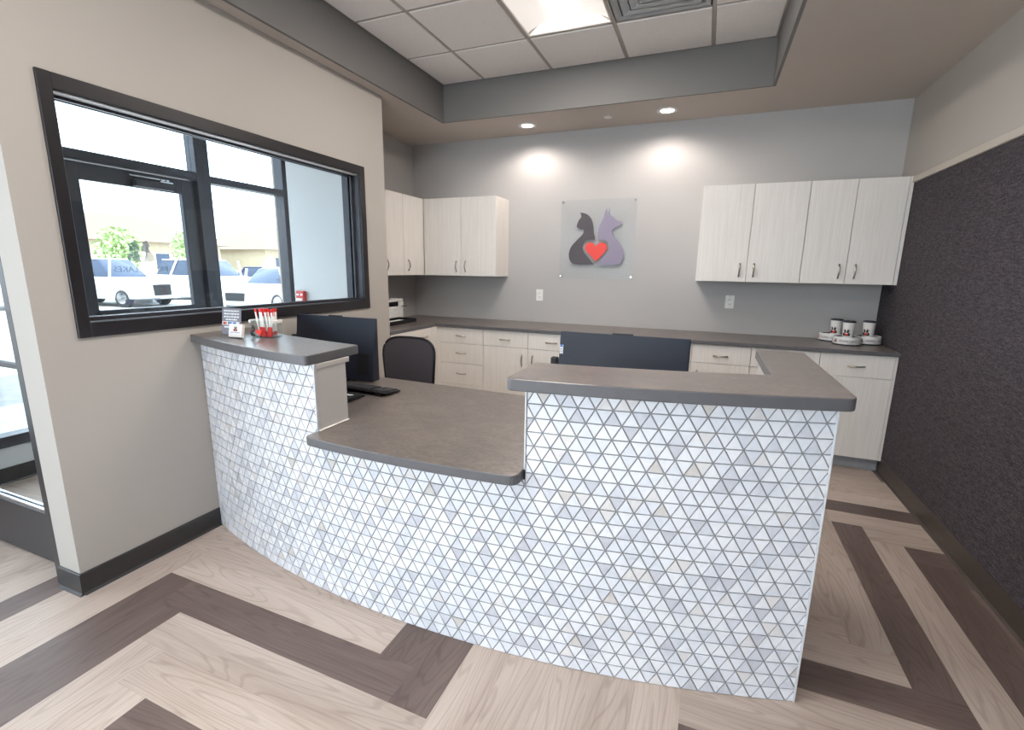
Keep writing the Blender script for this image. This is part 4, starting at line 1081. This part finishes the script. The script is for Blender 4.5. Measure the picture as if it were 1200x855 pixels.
# ------------------------------------------------------------------ outside
gd = obj('parking_lot', box(-90, XF-.15, -30, 70, -.25, -.13), 'asphalt'); gd['kind'] = 'structure'
gd = obj('sidewalk', box(-8.0, XF-.15, -30, 70, -.13, -.03, bev=.01), 'concrete'); gd['kind'] = 'structure'
ZG = -.13
def car(x, y, rot, label, paint_, L=4.6, Hc=1.5, suv=False):
    t = thing('car', label, 'car', (x, y, ZG))
    def P(bm):
        c_, s_ = math.cos(rot), math.sin(rot)
        for v in bm.verts: v.co = Vector((x+v.co.x*c_-v.co.y*s_, y+v.co.x*s_+v.co.y*c_, ZG+v.co.z))
        return bm
    hb = .95 if not suv else 1.08
    body = [(-L/2, .35), (-L/2+.05, .3), (L/2-.1, .28), (L/2, .45), (L/2-.02, hb-.25), (L/2-.35, hb-.12), (L/2-1.25, hb), (-L/2+.1, hb+.02), (-L/2, hb-.2)]
    bm = bmesh.new(); bm_prism(bm, body, -.88, .88, 'Y', bev=.07, seg=3); obj('body', P(bm), paint_, t, True)
    rf = [(L/2-1.35, hb-.01), (L/2-1.95, Hc-.04), (L/2-2.3, Hc), (-L/2+(.5 if suv else 1.3), Hc-.02), (-L/2+(.12 if suv else .55), hb-.01)]
    bm = bmesh.new(); bm_prism(bm, rf, -.74, .74, 'Y', bev=.06, seg=2)
    for v in bm.verts:
        if v.co.z > hb+.1: v.co.y *= .86
    obj('cabin', P(bm), 'car_glass', t, True)
    top = [(L/2-1.95, Hc-.05), (L/2-2.3, Hc+.01), (-L/2+(.5 if suv else 1.3), Hc-.005), (-L/2+(.47 if suv else 1.2), Hc-.06)]
    bm = bmesh.new(); bm_prism(bm, top, -.66, .66, 'Y', bev=.03); obj('roof', P(bm), paint_, t, True)
    for px_ in (L/2-1.4, -.15, -L/2+.95):
        for s_ in (-1, 1):
            bm = bmesh.new(); lean = -.5 if px_ > 1 else (.0 if px_ > -1 else .35)
            bm_tube(bm, [(px_, s_*.765, hb-.02), (px_+lean, s_*.665, Hc-.04)], .04, 6); obj('pillar', P(bm), paint_, t)
    for wx in (L/2-.85, -L/2+.85):
        for s_ in (-1, 1):
            bm = bmesh.new(); bm_lathe(bm, [(.20, s_*.70), (.34, s_*.72), (.345, s_*.86), (.24, s_*.90)], 20, wx, .335, axis='Y'); wh = obj('wheel', P(bm), 'tyre', t, True)
            bm = bmesh.new(); bm_lathe(bm, [(.03, s_*.915), (.21, s_*.905), (.21, s_*.89)], 16, wx, .335, axis='Y'); obj('hub', P(bm), 'chrome', wh, True)
    for s_ in (-1, 1):
        bm = bmesh.new(); bm_box(bm, L/2-.12, L/2+.01, s_*.62-.16, s_*.62+.16, hb-.38, hb-.22, bev=.03); obj('headlight', P(bm), 'white_plastic', t)
    bm = bmesh.new(); bm_box(bm, L/2-.08, L/2+.012, -.38, .38, .42, hb-.25, bev=.03); obj('grille', P(bm), 'black_plastic', t)
    return t
car(-22.6, 6.6, math.radians(12), 'silver van parked outside, seen through the middle of the glass door', 'car_silver', 4.8, 1.75, True)
car(-24.5, 3.4, math.radians(14), 'silver car parked outside at the left edge of the glass door', 'car_silver')
car(-22.4, 10.6, math.radians(10), 'white van parked outside near the right edge of the glass door', 'car_white', 4.7, 1.8, True)
car(-23.0, 14.4, math.radians(12), 'dark blue car parked between the white van and the nearest white sedan', 'car_navy')
car(-15.9, 8.6, math.radians(-80), 'white sedan parked nearest, in the right window pane', 'car_white')
# far building
hb_ = thing('house', 'beige far house with brown hip roof beyond the parking lot', 'building', (-55, 22, ZG))
obj('wall', box(-60, -50, 12, 32, ZG, 3.4), 'siding', hb_)
bm = bmesh.new(); b0 = [bm.verts.new(v) for v in ((-60.8, 11.2, 3.4), (-49.2, 11.2, 3.4), (-49.2, 32.8, 3.4), (-60.8, 32.8, 3.4))]; r0 = [bm.verts.new(v) for v in ((-55, 17, 6.0), (-55, 27, 6.0))]
for q in ((b0[0], b0[1], r0[0]), (b0[1], b0[2], r0[1], r0[0]), (b0[2], b0[3], r0[1]), (b0[3], b0[0], r0[0], r0[1]), (b0[3], b0[2], b0[1], b0[0])): bm.faces.new(q)
obj('roof', bm, 'roof_shingle', hb_)
for yy in (14, 18, 22, 26, 30): obj('window', box(-49.98, -49.9, yy-.6, yy+.6, 1.0, 2.4), 'car_glass', hb_)
h2 = thing('house', 'long pale far house seen through the right window pane', 'building', (-55, 46, ZG))
obj('wall', box(-62, -48, 36, 62, ZG, 3.2), 'siding', h2)
bm = bmesh.new(); b0 = [bm.verts.new(v) for v in ((-62.8, 35.2, 3.2), (-47.2, 35.2, 3.2), (-47.2, 62.8, 3.2), (-62.8, 62.8, 3.2))]; r0 = [bm.verts.new(v) for v in ((-55, 42, 6.2), (-55, 56, 6.2))]
for q in ((b0[0], b0[1], r0[0]), (b0[1], b0[2], r0[1], r0[0]), (b0[2], b0[3], r0[1]), (b0[3], b0[0], r0[0], r0[1]), (b0[3], b0[2], b0[1], b0[0])): bm.faces.new(q)
obj('roof', bm, 'roof_shingle', h2)
for yy in (38, 42, 46, 50, 54): obj('window', box(-47.98, -47.9, yy-.7, yy+.7, 1.0, 2.3), 'car_glass', h2)
def tree(x, y, h, label, seed):
    rg = random.Random(seed)
    t = thing('tree', label, 'tree', (x, y, ZG), None)
    obj('trunk', tube([(x, y, ZG), (x+.05, y, ZG+h*.35), (x-.05, y+.05, ZG+h*.7)], [.12, .09, .04], 8), 'bark', t, True)
    bm = bmesh.new()
    for k in range(900):
        th, ph = rg.uniform(0, 2*PI), math.acos(rg.uniform(-1, 1)); rr = rg.random()**.45
        cx_, cy_, cz_ = x+math.cos(th)*math.sin(ph)*rr*h*.30, y+math.sin(th)*math.sin(ph)*rr*h*.30, ZG+h*.66+math.cos(ph)*rr*h*.34
        u = Vector((rg.uniform(-1, 1), rg.uniform(-1, 1), rg.uniform(-1, 1))).normalized(); v_ = u.orthogonal().normalized(); s_ = rg.uniform(.07, .16)
        c0 = Vector((cx_, cy_, cz_)); bm_quadpoly(bm, [c0-u*s_, c0-v_*s_*.6, c0+u*s_, c0+v_*s_*.6])
    o = obj('foliage', bm, 'leaf', t)
tree(-30.5, 11.5, 3.5, 'small green tree behind the parked van, centre of the door glass', 1)
tree(-33, 17.2, 4.0, 'small green tree at the right edge of the door glass', 2)
tree(-33, 25.5, 3.4, 'small green tree in the left of the right window pane', 3)

# tidy helper properties
for o in bpy.data.objects:
    if '_w' in o.keys(): del o['_w']
print('planks', len(plist), 'rest', nrest, 'tiles', len(final), 'tri', sum(len(o.data.polygons) for o in bpy.data.objects if o.type == 'MESH'))
